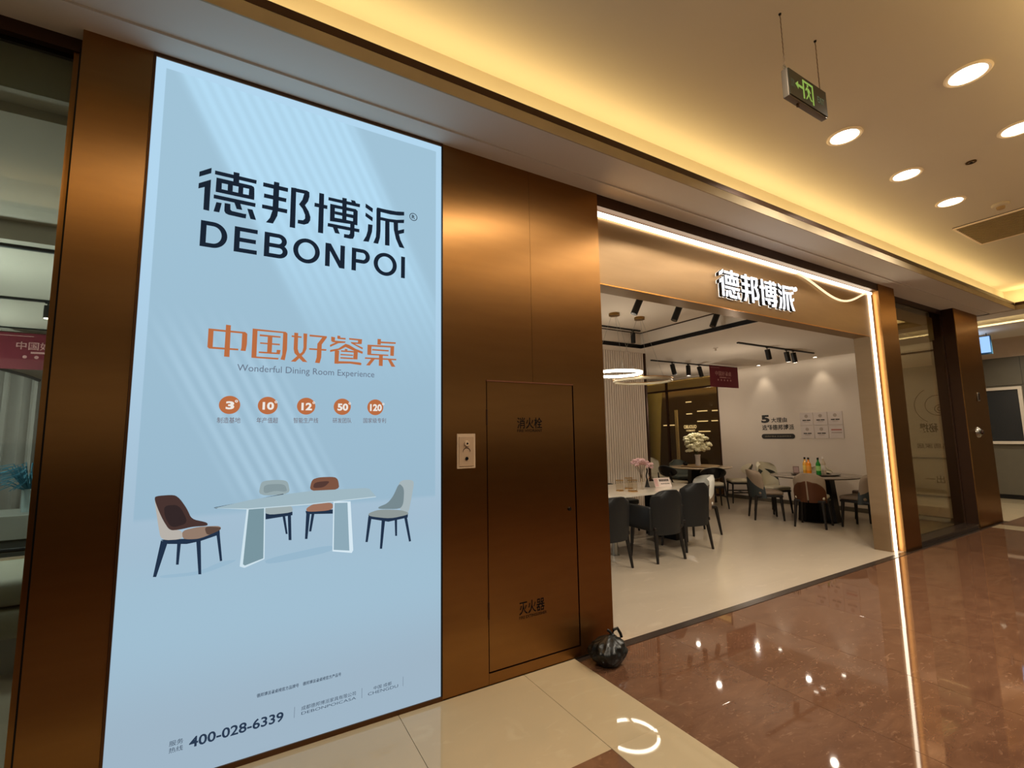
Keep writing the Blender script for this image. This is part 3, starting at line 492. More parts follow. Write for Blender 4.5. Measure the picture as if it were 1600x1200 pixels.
for ch, a, b in (('D', -.231, -.117), ('E', -.087, .016), ('B', .048, .160), ('O', .186, .320), ('N', .348, .452), ('P', .490, .592), ('O', .614, .751), ('I', .777, .801)):
    o_ = .003 if ch == 'O' else 0
    printed('printed_letter', [(BLK, p) for p in letter(ch, a, b, 2.455-o_, 2.589+o_)], 2.6512, sheet, .00001)
printed('printed_headline', [((184, 108, 66), p) for p in G_HEADLINE], 2.6512, sheet, .00001)
def soften(poly, n=2):
    for _ in range(n):
        o = []
        for k in range(len(poly)):
            (ax, az), (bx, bz) = poly[k], poly[(k+1) % len(poly)]
            o += [(ax*.8+bx*.2, az*.8+bz*.2), (ax*.2+bx*.8, az*.2+bz*.8)]
        poly = o
    return poly
def disc(x, z, r, n=36): return [(x+r*math.cos(6.28319*k/n), z+r*math.sin(6.28319*k/n)) for k in range(n)]
def ring_poly(x, z, r0, r1, n=32):
    return [[(x+r*math.cos(6.28319*(k+d)/n), z+r*math.sin(6.28319*(k+d)/n)) for r, d in ((r0, 0), (r1, 0), (r1, 1), (r0, 1))] for k in range(n)]
printed('printed_mark', [(BLK, p) for p in ring_poly(.851, 2.857, .021, .025)], 2.651, sheet, 0)
ptxt('R', EBLK, .841, .861, 2.845, 2.869, .02)
ptxt('Wonderful Dining Room Experience', EGREY, -.045, .629, 1.832, 1.877, -.0)
for x, r, num, w, cap, c0, c1 in ((-.069, .0448, '3', .036, '制造基地', -.118, -.020), (.097, .0448, '10', .052, '年产值超', .050, .146), (.277, .0448, '12', .052, '智能生产线', .218, .338), (.459, .0448, '50', .056, '研发团队', .411, .509), (.638, .0448, '120', .066, '国家级专利', .573, .699)):
    printed('printed_badge', [((184, 108, 66), disc(x, 1.672, r)), ((184, 108, 66), [(x, 1.67), (x+.001, 1.67), (x, 1.671)])], 2.6512, sheet, 0)
    ptxt(num, EWH, x-w*.45, x+w*.55, 1.650, 1.690, .04, y=2.6505)
    printed('printed_mark', [((236, 232, 226), p) for p in ring_poly(x+w*.55+.008, 1.691, .003, .0065, 14)], 2.6505, sheet, 0)
    ptxt(cap, emat('print_caption', (110, 92, 96)), c0, c1, 1.583, 1.611, .0)
for k, nm in (('chair1', 'printed_chair'), ('chair2', 'printed_chair'), ('chair3', 'printed_chair'), ('table', 'printed_table'), ('chair4', 'printed_chair'), ('shade', 'printed_shadow')):
    yy = {'shade': 2.6516, 'chair2': 2.6512, 'chair3': 2.6512, 'table': 2.6485}.get(k, 2.651)
    printed(nm, [(c_, soften(p_) if (k != 'table' and c_ != (34, 50, 72)) or k == 'shade' else p_) for c_, p_ in G_PRINT[k]], yy, sheet)
EDK = emat('print_small', (52, 66, 86))
ptxt('德邦博派餐桌椅官方品牌号', EDK, .103, .286, .276, .294, .01)
ptxt('德邦博派餐桌椅官方产品号', EDK, .304, .486, .276, .294, .01)
ptxt('400-028-6339', emat('print_navy', (40, 56, 78)), -.156, .222, .138, .183, .02)
ptxt('服务', EDK, -.229, -.178, .168, .190); ptxt('热线', EDK, -.229, -.178, .140, .162)
ptxt('成都德邦博派家具有限公司', EDK, .301, .562, .162, .182); ptxt('DEBONPOICASA', EDK, .302, .563, .142, .155, -.005)
ptxt('中国 成都', EDK, .654, .750, .162, .180); ptxt('CHENGDU', EDK, .625, .786, .141, .156, -.005)
for x in (.270, .593, .814): printed('printed_rule', [((104, 118, 136), [(x-.001, .138), (x+.001, .138), (x+.001, .188), (x-.001, .188)])], 2.651, sheet, 0)
rebase(LB, (.29, 2.67, 0))

# ------------------------------------------------------------------ lit fascia lettering, same characters, raised boxes
SG = thing('shop_sign', 'glowing white raised Chinese characters on the bronze portal fascia', 'sign')
LF = emat('sign_face', (250, 250, 255), 2.2); LS = mat('sign_side', (30, 30, 34), .4)
def sgx(x): return 3.882+(x+.25)/1.0473*1.272
def sgz(z): return 2.795+(z-2.6386)/.24*.282
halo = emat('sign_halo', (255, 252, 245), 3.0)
for g in (G_DE, G_BANG, G_BO, G_PAI):
    a = MB(); f = MB(); h = MB()
    for p in g:
        q = [(sgx(x), sgz(z)) for x, z in p]
        a.prism(q, 2.694, 2.728); f.prism(q, 2.689, 2.6938)
        cx = sum(u for u, v in q)/len(q); cz = sum(v for u, v in q)/len(q)
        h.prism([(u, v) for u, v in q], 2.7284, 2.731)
    ch = a.build('character', LS, SG); f.build('lit_face', LF, ch); h.build('back_glow', halo, ch)
m_ = MB()
for p in ring_poly(5.228, 3.062, .016, .024, 20): m_.prism(p, 2.70, 2.722)
m_.build('registered_mark', LF, SG)
rebase(SG, (4.5, 2.735, 2.79))

# ------------------------------------------------------------------ hall ceiling fixtures
RIMM = mat('lamp_rim', (236, 214, 176), .5, emit=(236, 200, 150), es=.12)
lab = {(3.985, 1.597): 'round ceiling downlight directly below the hanging exit sign', (5.10, 1.60): 'round ceiling downlight, second in the row beyond the exit sign',
       (6.13, 1.60): 'round ceiling downlight, farthest in the row, nearest the ceiling grille', (3.985, .88): 'largest round ceiling downlight, nearest the camera at upper right', (5.08, .89): 'round ceiling downlight cut by the right edge of the frame',
       (2.87, 1.6): 'round ceiling downlight', (2.88, .88): 'round ceiling downlight'}
k0 = None
for (x, y), l in list(lab.items())[:5]:
    if k0 is None:
        k0 = thing('ceiling_downlight', l, 'ceiling light', (x, y, 3.8), group='round downlights in the hall ceiling')
        MB().lathe([(.092, -.002), (.116, -.002), (.119, -.008), (.108, -.016), (.094, -.012)], n=40).build('rim', RIMM, k0, smooth=True)
        MB().lathe([(0.0001, -.004), (.094, -.004), (.094, -.0085), (.0001, -.0085)], n=40).build('diffuser', LAMP, k0)
    else: dup(k0, (x, y, 3.8), 0, l)
for x, y in ((3.985, 1.597), (5.10, 1.60), (6.13, 1.60), (3.985, .88), (5.08, .89), (1.8, .88), (.3, .6), (.3, -1.2), (3.985, -1.2), (6.9, -1.0), (8.6, -1.0), (9.6, .9), (12.0, 1.0), (12.9, 2.6), (12.9, -.5), (10.9, 3.4)):
    l = area('downlight_and_fill', (x, y, 3.78 if y > 0 and x < 10 else 3.39), (0, 0, 0), .16, .16, 30, (1, .90, .74), 150)  # beams of the built downlights, plus added ones brightening hall and far end
vt = thing('ceiling_grille', 'dark slatted air return grille in the hall ceiling', 'air grille')
VX0, VX1, VY0, VY1 = 6.99, 7.90, 1.24, 1.84
MB().box(VX0, VX1, VY0, VY1, 3.793, 3.799).build('backing', BLACK, vt)
for a in ((VX0, VX0+.02, VY0, VY1), (VX1-.02, VX1, VY0, VY1), (VX0+.02, VX1-.02, VY0, VY0+.02), (VX0+.02, VX1-.02, VY1-.02, VY1)):
    MB().box(*a, 3.78, 3.793).build('frame_bar', RIMM, vt)
n = 17
sl = bpy.data.meshes.new('slat'); t_ = MB().box(-.010, .010, -(VY1-VY0)/2+.02, (VY1-VY0)/2-.02, -.004, .004); t_.bm.to_mesh(sl); t_.bm.free(); sl.materials.append(mat('slat_tan', (186, 160, 112), .6))
for i in range(n):
    o = bpy.data.objects.new('slat', sl); COL.objects.link(o); o.parent = vt; o.location = (VX0+.035+(VX1-VX0-.07)*i/(n-1), (VY0+VY1)/2, 3.786)
rebase(vt, (7.44, 1.54, 3.79))
t = thing('smoke_detector', 'white domed smoke detector near the ceiling grille', 'smoke detector')
MB().lathe([(.0001, 0), (.066, 0), (.068, -.014), (.06, -.026), (.036, -.032), (.0001, -.034)], n=28).build('base', CEIL, t, smooth=True)
MB().lathe([(.0001, -.034), (.034, -.033), (.031, -.056), (.02, -.062), (.0001, -.062)], n=20).build('sensor', mat('tan_plastic', (190, 160, 112), .6), t, smooth=True); t.location = (6.67, 1.37, 3.8)
t = thing('ceiling_sprinkler', 'small dark oval sprinkler rosette between the ceiling downlights', 'sprinkler')
MB().lathe([(.024, -.001), (.036, -.001), (.036, -.008), (.026, -.010)], n=24).build('rosette', mat('dark_brass', (96, 70, 38), .4, .8), t, smooth=True)
MB().cone((0, 0, -.008), (0, 0, -.014), .012, .008).build('head', BLACK, t); t.location = (5.37, 1.24, 3.8)

EX = thing('exit_sign', 'hanging grey emergency exit sign with green running figure and arrow', 'exit sign')
GR = mat('grey_metal_case', (118, 108, 96), .45, .4); DG = mat('dark_green_face', (44, 42, 30), .35); EG = emat('exit_green', (150, 180, 84), .85); EGD = emat('exit_dim', (96, 98, 72), .9)
bx0, bx1, bz0, bz1 = 2.462, 2.855, 3.298, 3.462; FY = 1.212
MB().box(bx0, bx1, 1.22, 1.252, bz0, bz1, bev=.003).build('case', GR, EX, smooth=True)
fa = MB().box(bx0+.006, bx1-.004, FY+.002, 1.22, bz0+.008, bz1-.004).build('face', DG, EX)
def fl2(polys, nm, m, y=FY+.001):
    b_ = MB()
    for p in polys: b_.flat([(bx0+u, bz0+v) for u, v in p], y)
    return b_.build(nm, m, fa)
fl2([[(.135, .028), (.150, .028), (.150, .140), (.135, .140)], [(.135, .128), (.245, .128), (.245, .142), (.135, .142)], [(.230, .020), (.245, .020), (.245, .142), (.230, .142)]], 'pictogram_door', EG)
fl2([[(.060, .088), (.090, .112), (.090, .096), (.135, .096), (.135, .080), (.090, .080), (.090, .064)]], 'pictogram_arrow', EG)
fl2([disc(.186, .118, .008, 14), [(.172, .108), (.196, .106), (.202, .070), (.186, .066)], [(.172, .108), (.158, .086), (.164, .082), (.182, .100)], [(.196, .106), (.216, .086), (.212, .080), (.192, .094)], [(.186, .070), (.200, .070), (.214, .046), (.226, .044), (.226, .036), (.208, .038)], [(.186, .070), (.196, .068), (.180, .046), (.166, .030), (.160, .036), (.172, .050)]], 'pictogram_figure', EG, FY+.0006)
text('lettering', '安全', EGD, (bx0+.020, FY+.001, bz0+.085), UX, .034, .022, NRM, fa); text('lettering', '出口', EGD, (bx0+.020, FY+.001, bz0+.058), UX, .034, .022, NRM, fa)
text('lettering', 'EXIT', EGD, (bx0+.285, FY+.001, bz0+.060), UX, .075, .040, NRM, fa, bold=.02)
MB().cone((bx0+.115, 1.236, bz0-.014), (bx0+.115, 1.236, bz0), .008, .010).build('indicator_knob', TRIMD, EX, smooth=True)
for xx in (bx0+.012, bx1-.018):
    MB().tube([(xx+.013*math.cos(k*.5236), 1.236, bz1+.013+.013*math.sin(k*.5236)) for k in range(12)], .0035, 6, True).build('hanging_ring', STEEL, EX)
    MB().tube([(xx+.0015*math.sin(k*1.6), 1.236, bz1+.026+k*(3.795-bz1-.026)/40) for k in range(41)], .0025, 5).build('chain', mat('chain_brown', (128, 106, 84), .5, .5), EX)
    MB().lathe([(.0001, 0), (.008, 0), (.006, -.008), (.0001, -.01)], (xx, 1.236, 3.80), 12).build('ceiling_hook', BLACK, EX)
rebase(EX, (2.66, 1.236, 3.3))

# blue lit screen in the far corner and its case
BS = thing('hanging_screen', 'pale blue lit sign panel hanging in the far right corner', 'lit sign')
MB().box(12.98, 13.02, 3.06, 3.62, 2.985, 3.36).build('case', mat('blue_case', (60, 110, 140), .4), BS)
MB().box(12.965, 12.98, 3.075, 3.60, 3.02, 3.345).build('screen', emat('blue_screen', (150, 190, 240), 1.3), BS)
for y in (3.12, 3.56): MB().box(12.995, 13.005, y-.005, y+.005, 3.36, 3.42).build('hanging_rod', BLACK, BS)
rebase(BS, (13.0, 3.34, 3.0))
area('screen_glow', (12.9, 3.34, 3.2), (0, R(90+60), 0), .5, .3, 2.0, (.5, .7, 1))
# ------------------------------------------------------------------ furniture builders (front faces +y)
def shell_bm(w0, w1, z0, z1, curve, lean, t, y0, rc=.3, nu=14, nv=9, wing=0.0):
    bm = bmesh.new(); F = []; B = []
    for j in range(nv+1):
        v = j/nv; z = z0+(z1-z0)*v; w = w0+(w1-w0)*v
        e = max(0, (v-(1-rc))/rc) if rc else 0
        w = w*(1-.42*(1-math.sqrt(max(0, 1-e*e)))) ; fr = []; br = []
        for i in range(nu+1):
            u = 2*i/nu-1; x = w*math.sin(u*1.1)/math.sin(1.1); y = y0-lean*v+curve*(1-math.cos(u*1.3))/(1-math.cos(1.3))*(1-wing*v)
            zz = z-(.035*(abs(u)**3)*e); tt = t*(1-.45*abs(u)**2)
            fr.append(bm.verts.new((x*.985, y+tt/2, zz))); br.append(bm.verts.new((x, y-tt/2, zz)))
        F.append(fr); B.append(br)
    for j in range(nv):
        for i in range(nu):
            bm.faces.new((F[j][i], F[j][i+1], F[j+1][i+1], F[j+1][i])); bm.faces.new((B[j][i+1], B[j][i], B[j+1][i], B[j+1][i+1]))
        bm.faces.new((F[j][0], F[j+1][0], B[j+1][0], B[j][0])); bm.faces.new((F[j+1][nu], F[j][nu], B[j][nu], B[j+1][nu]))
    for i in range(nu):
        bm.faces.new((F[nv][i], F[nv][i+1], B[nv][i+1], B[nv][i])); bm.faces.new((F[0][i+1], F[0][i], B[0][i], B[0][i+1]))
    return bm
def shell(name, m, parent, *a, **k):
    s = MB(); s.bm.free(); s.bm = shell_bm(*a, **k); return s.build(name, m, parent, smooth=True)
DWOOD = mat('dark_wood', (22, 17, 14), .4)
def chair_legs(t, m, zs, bx=.19, by=.19, sx=.03, sy=.05, r0=.026, r1=.015, stretch=False, yo=0.0):
    for x in (-1, 1):
        for y in (-1, 1):
            MB().cone((x*(bx+sx), y*(by+(sy if y < 0 else sy*.4))+yo, 0), (x*bx, y*by+yo, zs), r1, r0, 12).build('leg', m, t, smooth=True)
    if stretch:
        for x in (-1, 1): MB().box(x*(bx+.012)-.009, x*(bx+.012)+.009, -by, by, .22, .245).build('stretcher', m, t)
        MB().box(-bx-.01, bx+.01, -.01, .01, .225, .243).build('stretcher', m, t)
def chair_common(name, label, loc, face, group):
    return thing(name, label, 'chair', (loc[0], loc[1], 0), math.atan2(face[1], face[0])-math.pi/2, group)
def leather_chair(loc, face, label, body, seatm, arms=False, h=.84, legm=None, group=None):
    t = chair_common('dining_armchair' if arms else 'dining_chair', label, loc, face, group)
    MB().box(-.235, .235, -.20, .235, .40, .485, bev=.03).build('seat', seatm, t, smooth=True)
    shell('backrest', body, t, .255, .240, .31, h, .09, .06, .055, -.235, rc=.20)
    MB().box(-.225, .225, -.22, .21, .36, .40, bev=.008).build('seat_frame', legm or DWOOD, t, smooth=True)
    if arms:
        for s_ in (-1, 1):
            MB().box(s_*.255-.024, s_*.255+.024, -.20, .20, .36, .64, bev=.02).build('armrest', body, t, smooth=True)
    chair_legs(t, legm or DWOOD, .37)
    return t
def shell_chair(loc, face, label, outer, inner, seatm, petals=False, group=None, h=.84):
    """upholstered chair with a two colour wrap-around back"""
    t = chair_common('dining_chair', label, loc, face, group)
    MB().box(-.205, .205, -.15, .235, .42, .485, bev=.03).build('seat', seatm, t, smooth=True)
    b = shell('backrest', inner, t, .215, .225, .42, h, .15, .07, .05, -.20, rc=.35)
    if petals:
        for s_ in (-1, 1):
            bm = bmesh.new(); n = 10; rows = []
            for j in range(n+1):
                v = j/n; z = .385+.335*v; wd = .212*math.sqrt(max(0.0, 1-max(0, (v-.45)/.55)**2)); row = []
                for i in range(7):
                    x = s_*(.010+(wd)*i/6); u = x/.235; y = -.20-.07*((z-.42)/(h-.42))+.15*(1-math.cos(u*1.3))/(1-math.cos(1.3))-.034
                    row.append(bm.verts.new((x, y, z)))
                rows.append(row)
            for A, B in zip(rows, rows[1:]):
                for i in range(6): bm.faces.new((A[i], A[i+1], B[i+1], B[i]))
            ret = bmesh.ops.solidify(bm, geom=list(bm.faces), thickness=.012)
            q = MB(); q.bm.free(); q.bm = bm; q.build('back_panel', outer, b, smooth=True)
    else:
        shell('outer_shell', outer, t, .235, .205, .37, h-.13, .19, .035, .03, -.235, rc=.5)
    MB().box(-.21, .21, -.19, .22, .385, .42, bev=.006).build('seat_frame', DWOOD, t, smooth=True)
    chair_legs(t, DWOOD, .40, .18, .19)
    return t
def oval_chair(loc, face, label, pad, seatm, group=None, h=.80):
    t = chair_common('wooden_dining_chair', label, loc, face, group)
    MB().box(-.225, .225, -.19, .225, .43, .485, bev=.025).build('seat', seatm, t, smooth=True)
    s = MB(); tb = bmesh.new(); bmesh.ops.create_uvsphere(tb, u_segments=28, v_segments=14, radius=1)
    for v in tb.verts:
        x, y, z = v.co; v.co = (x*.25, y*.022-.225-.05*z+.09*(x*x), .69+z*.115)
    s.add(tb); s.build('backrest', mat('black_gloss_back', (16, 15, 15), .22), t, smooth=True)
    s = MB(); tb = bmesh.new(); bmesh.ops.create_uvsphere(tb, u_segments=28, v_segments=14, radius=1)
    for v in tb.verts:
        x, y, z = v.co; v.co = (x*.245, y*.022-.200-.05*z+.09*(x*x), .70+z*.118)
    s.add(tb); s.build('back_pad', pad, t, smooth=True)
    MB().box(-.215, .215, -.20, .215, .395, .43, bev=.006).build('seat_frame', DWOOD, t, smooth=True)
    for x in (-1, 1):
        MB().cone((x*.23, -.245, 0), (x*.19, -.20, .43), .013, .019, 12).cone((x*.19, -.20, .42), (x*.155, -.255, .66), .018, .012, 12).build('leg', DWOOD, t, smooth=True)
        MB().cone((x*.22, .215, 0), (x*.195, .19, .42), .012, .019, 12).build('leg', DWOOD, t, smooth=True)
        MB().box(x*.212-.009, x*.212+.009, -.21, .20, .21, .235).build('stretcher', DWOOD, t)
    MB().box(-.20, .20, -.01, .01, .213, .232).build('stretcher', DWOOD, t)
    return t
BLKL = mat('black_leather', (13, 14, 15), .5); CRM = mat('cream_leather', (196, 186, 160), .5); SAGE = mat('sage_leather', (92, 98, 90), .5)
TEAL = mat('dark_teal_leather', (44, 50, 50), .45); TAUPE = mat('taupe_fabric', (140, 122, 102), .7); BRN = mat('brown_leather', (104, 62, 38), .45)
BEI = mat('beige_fabric', (188, 176, 150), .7); GRYB = mat('grey_brown_seat', (118, 100, 82), .6); WHT = mat('off_white_leather', (206, 204, 194), .5)
MARW = stone('white_table_stone', (206, 196, 180), (214, 204, 188), (200, 186, 166), .12, 1.2)

# long table at the shop entrance
LT = thing('long_dining_table', 'long white stone dining table with black slab leg near shop entrance', 'table')
bm = bmesh.new(); pl = []
for cx, cy, a0 in ((5.55, 4.62, -90), (5.55, 5.18, 0), (3.55, 5.18, 90), (3.55, 4.62, 180)):
    for k in range(9): a = R(a0+k*11.25); pl.append((cx+.25*math.cos(a), cy+.25*math.sin(a)))
vs = [bm.verts.new((x, y, .735)) for x, y in pl]; f = bm.faces.new(vs); r_ = bmesh.ops.extrude_face_region(bm, geom=[f])
bmesh.ops.translate(bm, vec=(0, 0, -.028), verts=[v for v in r_['geom'] if isinstance(v, bmesh.types.BMVert)])
q = MB(); q.bm.free(); q.bm = bm; q.build('tabletop', MARW, LT)
MB().box(5.30, 5.50, 4.62, 5.18, 0, .707).build('slab_leg', BLACK, LT)
for y in (4.50, 5.22): MB().cone((4.06, y, 0), (4.06, y, .707), .038, .038, 24).build('round_leg', STEEL, LT, smooth=True)
for y in (4.50, 5.22): MB().cone((4.06, y, 0.0), (4.06, y, .012), .055, .055, 24).build('foot_plate', STEEL, LT, smooth=True)
rebase(LT, (4.6, 4.9, 0))

GC = 'dining chairs in the shop'
leather_chair((4.42, 4.16), (.05, 1), 'black leather armchair nearest the entrance, back towards the hall', BLKL, BLKL, True, .83)
leather_chair((5.12, 4.30), (.12, 1), 'black leather chair behind the nearest black armchair', BLKL, BLKL, False, .86)
shell_chair((5.98, 4.78), (-1, .35), 'off-white chair with grey-brown lower shell at the right end of the long table', GRYB, WHT, WHT, h=.85)
leather_chair((3.62, 4.22), (0, 1), 'black leather chair cut by the left portal edge', BLKL, BLKL, False, .80)
leather_chair((4.35, 5.62), (0, -1), 'sage grey leather chair behind the long table by the slatted wall', SAGE, SAGE, False, .82)
leather_chair((5.15, 5.60), (0, -1), 'dark blue grey chair half hidden under the long table', TEAL, TEAL, False, .70)

def round_table(name, label, c, r, topm, pedm, lz, lm):
    t = thing(name, label, 'table', (c[0], c[1], 0))
    MB().lathe([(.0001, .722), (r-.05, .722), (r-.01, .735), (r, .746), (r-.006, .75), (.0001, .75)], n=64).build('tabletop', topm, t, smooth=True)
    MB().lathe([(.0001, .752), (.03, .752), (.03, .762), (.0001, .762)], n=24).build('turntable_hub', BLACK, t)
    MB().lathe([(.0001, .762), (lz-.004, .762), (lz, .770), (lz-.004, .778), (.0001, .778)], n=56).build('turntable', lm, t, smooth=True)
    for a in range(3):
        an = a*2.094+.6; s = MB(); s.box(-.03, .30, -.09, .09, .0, .722)
        for v in s.bm.verts:
            if v.co.z < .1: v.co.x *= 1.0
            else: v.co.x *= .8
        o = s.build('pedestal_blade', pedm, t); o.rotation_euler = (0, 0, an)
    MB().lathe([(.0001, 0), (.30, 0), (.30, .015), (.0001, .02)], n=40).build('base_plate', pedm, t, smooth=True)
    return t
round_table('round_dining_table', 'round light wood dining table with turntable and flower vase at the back glass', (8.75, 6.85), .65, mat('pale_brown_top', (186, 166, 140), .2), BLACK, .40, mat('wood_turntable', (190, 158, 118), .3))
round_table('round_dining_table', 'round dark-edged dining table with bottles before the white wall', (8.42, 4.30), .68, mat('dark_stone_top', (120, 108, 96), .12), BLACK, .36, mat('black_glass_turntable', (60, 54, 48), .08))
oval_chair((8.25, 6.20), (.6, .75), 'wooden chair with black oval back in front of the flower vase table', BEI, BEI)
oval_chair((9.30, 6.30), (-.75, .65), 'wooden chair with black oval back and beige seat right of the vase table', BEI, BEI)
oval_chair((8.00, 6.98), (1, .0), 'wooden chair with black oval back left of the vase table', SAGE, BEI)
leather_chair((9.25, 7.75), (-.4, -.9), 'grey chair back behind the vase table, by the glass', SAGE, SAGE)
leather_chair((8.75, 8.15), (-.2, -1), 'cream chair back farthest behind the vase table', CRM, CRM, h=.90)
shell_chair((7.87, 4.10), (.965, .26), 'taupe chair with two brown leather back panels facing the bottles', BRN, TAUPE, BEI, True)
shell_chair((7.90, 4.88), (.72, -.70), 'chair with dark teal outer shell and taupe lining left of the bottle table', TEAL, TAUPE, GRYB)
shell_chair((8.62, 5.18), (-.25, -.97), 'cream chair facing the hall behind the dark teal chair', TEAL, CRM, CRM, h=.92)
shell_chair((9.15, 4.62), (-1, -.3), 'cream chair half hidden behind the bottles', TAUPE, CRM, CRM)
shell_chair((8.34, 3.60), (.05, 1), 'dark teal shell chair right of the bottle table, cut by the portal jamb', TEAL, TAUPE, GRYB)
leather_chair((9.05, 3.72), (-.7, .6), 'brown leather chair behind the dark teal chair by the portal jamb', TEAL, BRN, h=.86)

# things on the long table
GL = glass_mat('clear_glass', (252, 250, 246), 1.35, 1); TZ = .735
gold = mat('gold_wire', (196, 150, 84), .3, 1.0)
for k, (x, y, r, h, l) in enumerate(((4.42, 4.76, .050, .14, 'clear glass candle jar with gold base, leftmost on the long table'), (4.50, 4.60, .062, .15, 'clear glass candle jar with gold bands, middle one on the long table'), (4.68, 4.86, .055, .15, 'clear glass candle jar with gold rim, nearest the pink flowers'))):
    t = thing('glass_jar', l, 'glass jar', (x, y, TZ), group='glass jars on the long table')
    MB().lathe([(r*.96, .012), (r, .03), (r, h), (r-.003, h), (r-.003, .032), (r*.9, .015)], n=28).build('glass', GL, t, smooth=True)
    MB().lathe([(.0001, 0), (r*1.02, 0), (r*1.02, .012), (.0001, .013)], n=28).build('gold_base', gold, t, smooth=True)
    MB().lathe([(r+.001, h-.004), (r+.003, h-.004), (r+.003, h+.002), (r+.001, h+.002)], n=28).build('gold_rim', gold, t, smooth=True)
def blossoms(t, n, c, r, sc, m, seed, size):
    random.seed(seed)
    for i in range(n):
        a = random.uniform(0, 6.28); e = random.uniform(-.5, 1.3); q = random.uniform(.55, 1)
        p = Vector((c[0]+r*sc[0]*q*math.cos(a)*math.cos(e), c[1]+r*sc[1]*q*math.sin(a)*math.cos(e), c[2]+r*sc[2]*q*math.sin(e)))
        b = MB(); ax = random.uniform(0, 6.28)
        for k in range(5):
            an = ax+k*1.2566; b.ball((p.x+size*.5*math.cos(an), p.y+size*.5*math.sin(an), p.z+size*random.uniform(-.2, .3)), size*.5, 1, (1, 1, .9))
        b.build('blossom', m, t, smooth=True)
t = thing('flower_vase', 'pink blossom sprig in a slender glass vase on the long table', 'flower vase', (4.79, 4.72, TZ))
MB().lathe([(.0001, 0), (.032, 0), (.012, .012), (.008, .05), (.022, .10), (.026, .16), (.018, .20), (.016, .20), (.022, .15), (.006, .08), (.0001, .05)], n=20).build('vase', GL, t, smooth=True)
s = MB(); random.seed(3)
for i in range(7):
    a = random.uniform(0, 6.28); s.tube([(0, 0, .14), (.03*math.cos(a), .03*math.sin(a), .24), (.09*math.cos(a), .09*math.sin(a), .33)], .0025, 5)
s.build('stems', mat('stem_brown', (84, 66, 44), .7), t)
blossoms(t, 30, (0, 0, .33), .14, (1.1, 1.1, .62), mat('pink_petal', (214, 176, 176), .7), 5, .034)
t = thing('price_card', 'white and pink folded card with dark printing on the long table', 'card', (5.22, 4.72, TZ), rz=R(-14))
a = MB().box(-.135, .135, -.0015, .0015, 0, .135).build('card', mat('card_white', (222, 206, 196), .6), t); a.rotation_euler = (R(-24), 0, 0)
for zz, hh, x0_, n_, w_ in ((.080, .034, -.045, 6, .021), (.040, .014, -.030, 9, .011)):
    for i in range(n_):
        b = MB().box(x0_+i*(w_+.005), x0_+i*(w_+.005)+w_*.8, -.0028, -.0016, zz, zz+hh).build('printed_block', INK, a)
MB().box(-.130, -.075, -.0026, -.0016, .008, .125).build('pink_band', mat('card_pink', (206, 166, 160), .6), a)
t = thing('twisted_sculpture', 'slender dark twisted sculpture on the long table beside the card', 'sculpture', (5.03, 4.85, TZ))
MB().tube([(.008*math.sin(k*.9), .008*math.cos(k*.9), .02+k*.022) for k in range(12)], .010, 8).tube([(.05+.012*math.sin(k*1.1), 0, .10+k*.02) for k in range(6)], .006, 6).build('stem', BLACK, t, smooth=True)
MB().lathe([(.0001, 0), (.038, 0), (.030, .02), (.018, .07), (.010, .11), (.0001, .12)], n=18).build('base', BLACK, t, smooth=True)
MB().tube([(.004, 0, .09), (.05, 0, .14)], .004, 6).build('amber_accent', mat('amber', (190, 120, 50), .3), t)

# things on the vase table
t = thing('flower_vase', 'tall ribbed white vase with white blossoms on the back round table', 'flower vase', (8.70, 6.86, .778))
MB().lathe([(.0001, 0), (.055, 0), (.058, .02), (.050, .10), (.052, .18), (.062, .24), (.056, .24), (.046, .17), (.0001, .10)], n=22).build('vase', mat('white_ceramic', (206, 196, 186), .4, noise=(30, .1, (1, 1, 1))), t, smooth=True)
s = MB(); random.seed(8)
for i in range(12):
    a = random.uniform(0, 6.28); rr = random.uniform(.12, .28); s.tube([(0, 0, .20), (rr*.4*math.cos(a), rr*.4*math.sin(a), .34), (rr*math.cos(a), rr*math.sin(a), random.uniform(.45, .62))], .004, 5)
s.build('stems', mat('stem_green', (74, 74, 40), .7), t)
blossoms(t, 85, (0, 0, .44), .27, (1.05, 1.05, 1.0), mat('white_petal', (236, 230, 192), .7), 11, .066)
t = thing('teapot', 'small black teapot on the flower vase turntable', 'teapot', (8.55, 7.08, .778))
MB().lathe([(.0001, 0), (.04, 0), (.055, .03), (.045, .06), (.02, .07), (.008, .085), (.0001, .088)], n=20).build('body', BLACK, t, smooth=True)
MB().tube([(.045, 0, .03), (.075, 0, .045), (.085, 0, .065)], .008, 8).build('spout', BLACK, t, smooth=True)

# things on the bottle table
def bottle(loc, label, body, capm, h=.27, r=.036):
    t = thing('drink_bottle', label, 'bottle', loc, group='drink bottles on the round table')
    MB().lathe([(.0001, 0), (r, 0), (r, h*.58), (r*.85, h*.66), (r*.38, h*.78), (r*.36, h*.88), (.0001, h*.88)], n=20).build('body', body, t, smooth=True)
    MB().lathe([(.0001, h*.88), (r*.42, h*.88), (r*.42, h), (.0001, h)], n=16).build('cap', capm, t, smooth=True)
    MB().lathe([(r+.0005, h*.2), (r+.001, h*.2), (r+.001, h*.5), (r+.0005, h*.5)], n=20).build('label_band', mat('label_'+label.split()[0], {'orange': (226, 150, 60), 'amber': (226, 190, 90), 'green': (150, 190, 110), 'clear': (210, 200, 190)}[label.split()[0]], .6), t, smooth=True)
ORG = mat('orange_drink', (226, 132, 22), .15); GRN = mat('green_drink', (26, 122, 40), .12); AMB = mat('amber_drink', (214, 156, 60), .15)
bottle((8.28, 4.32, .778), 'orange drink bottle with dark cap on the turntable', ORG, BLACK)
bottle((8.36, 4.42, .778), 'amber drink bottle just behind the orange one', AMB, BLACK)
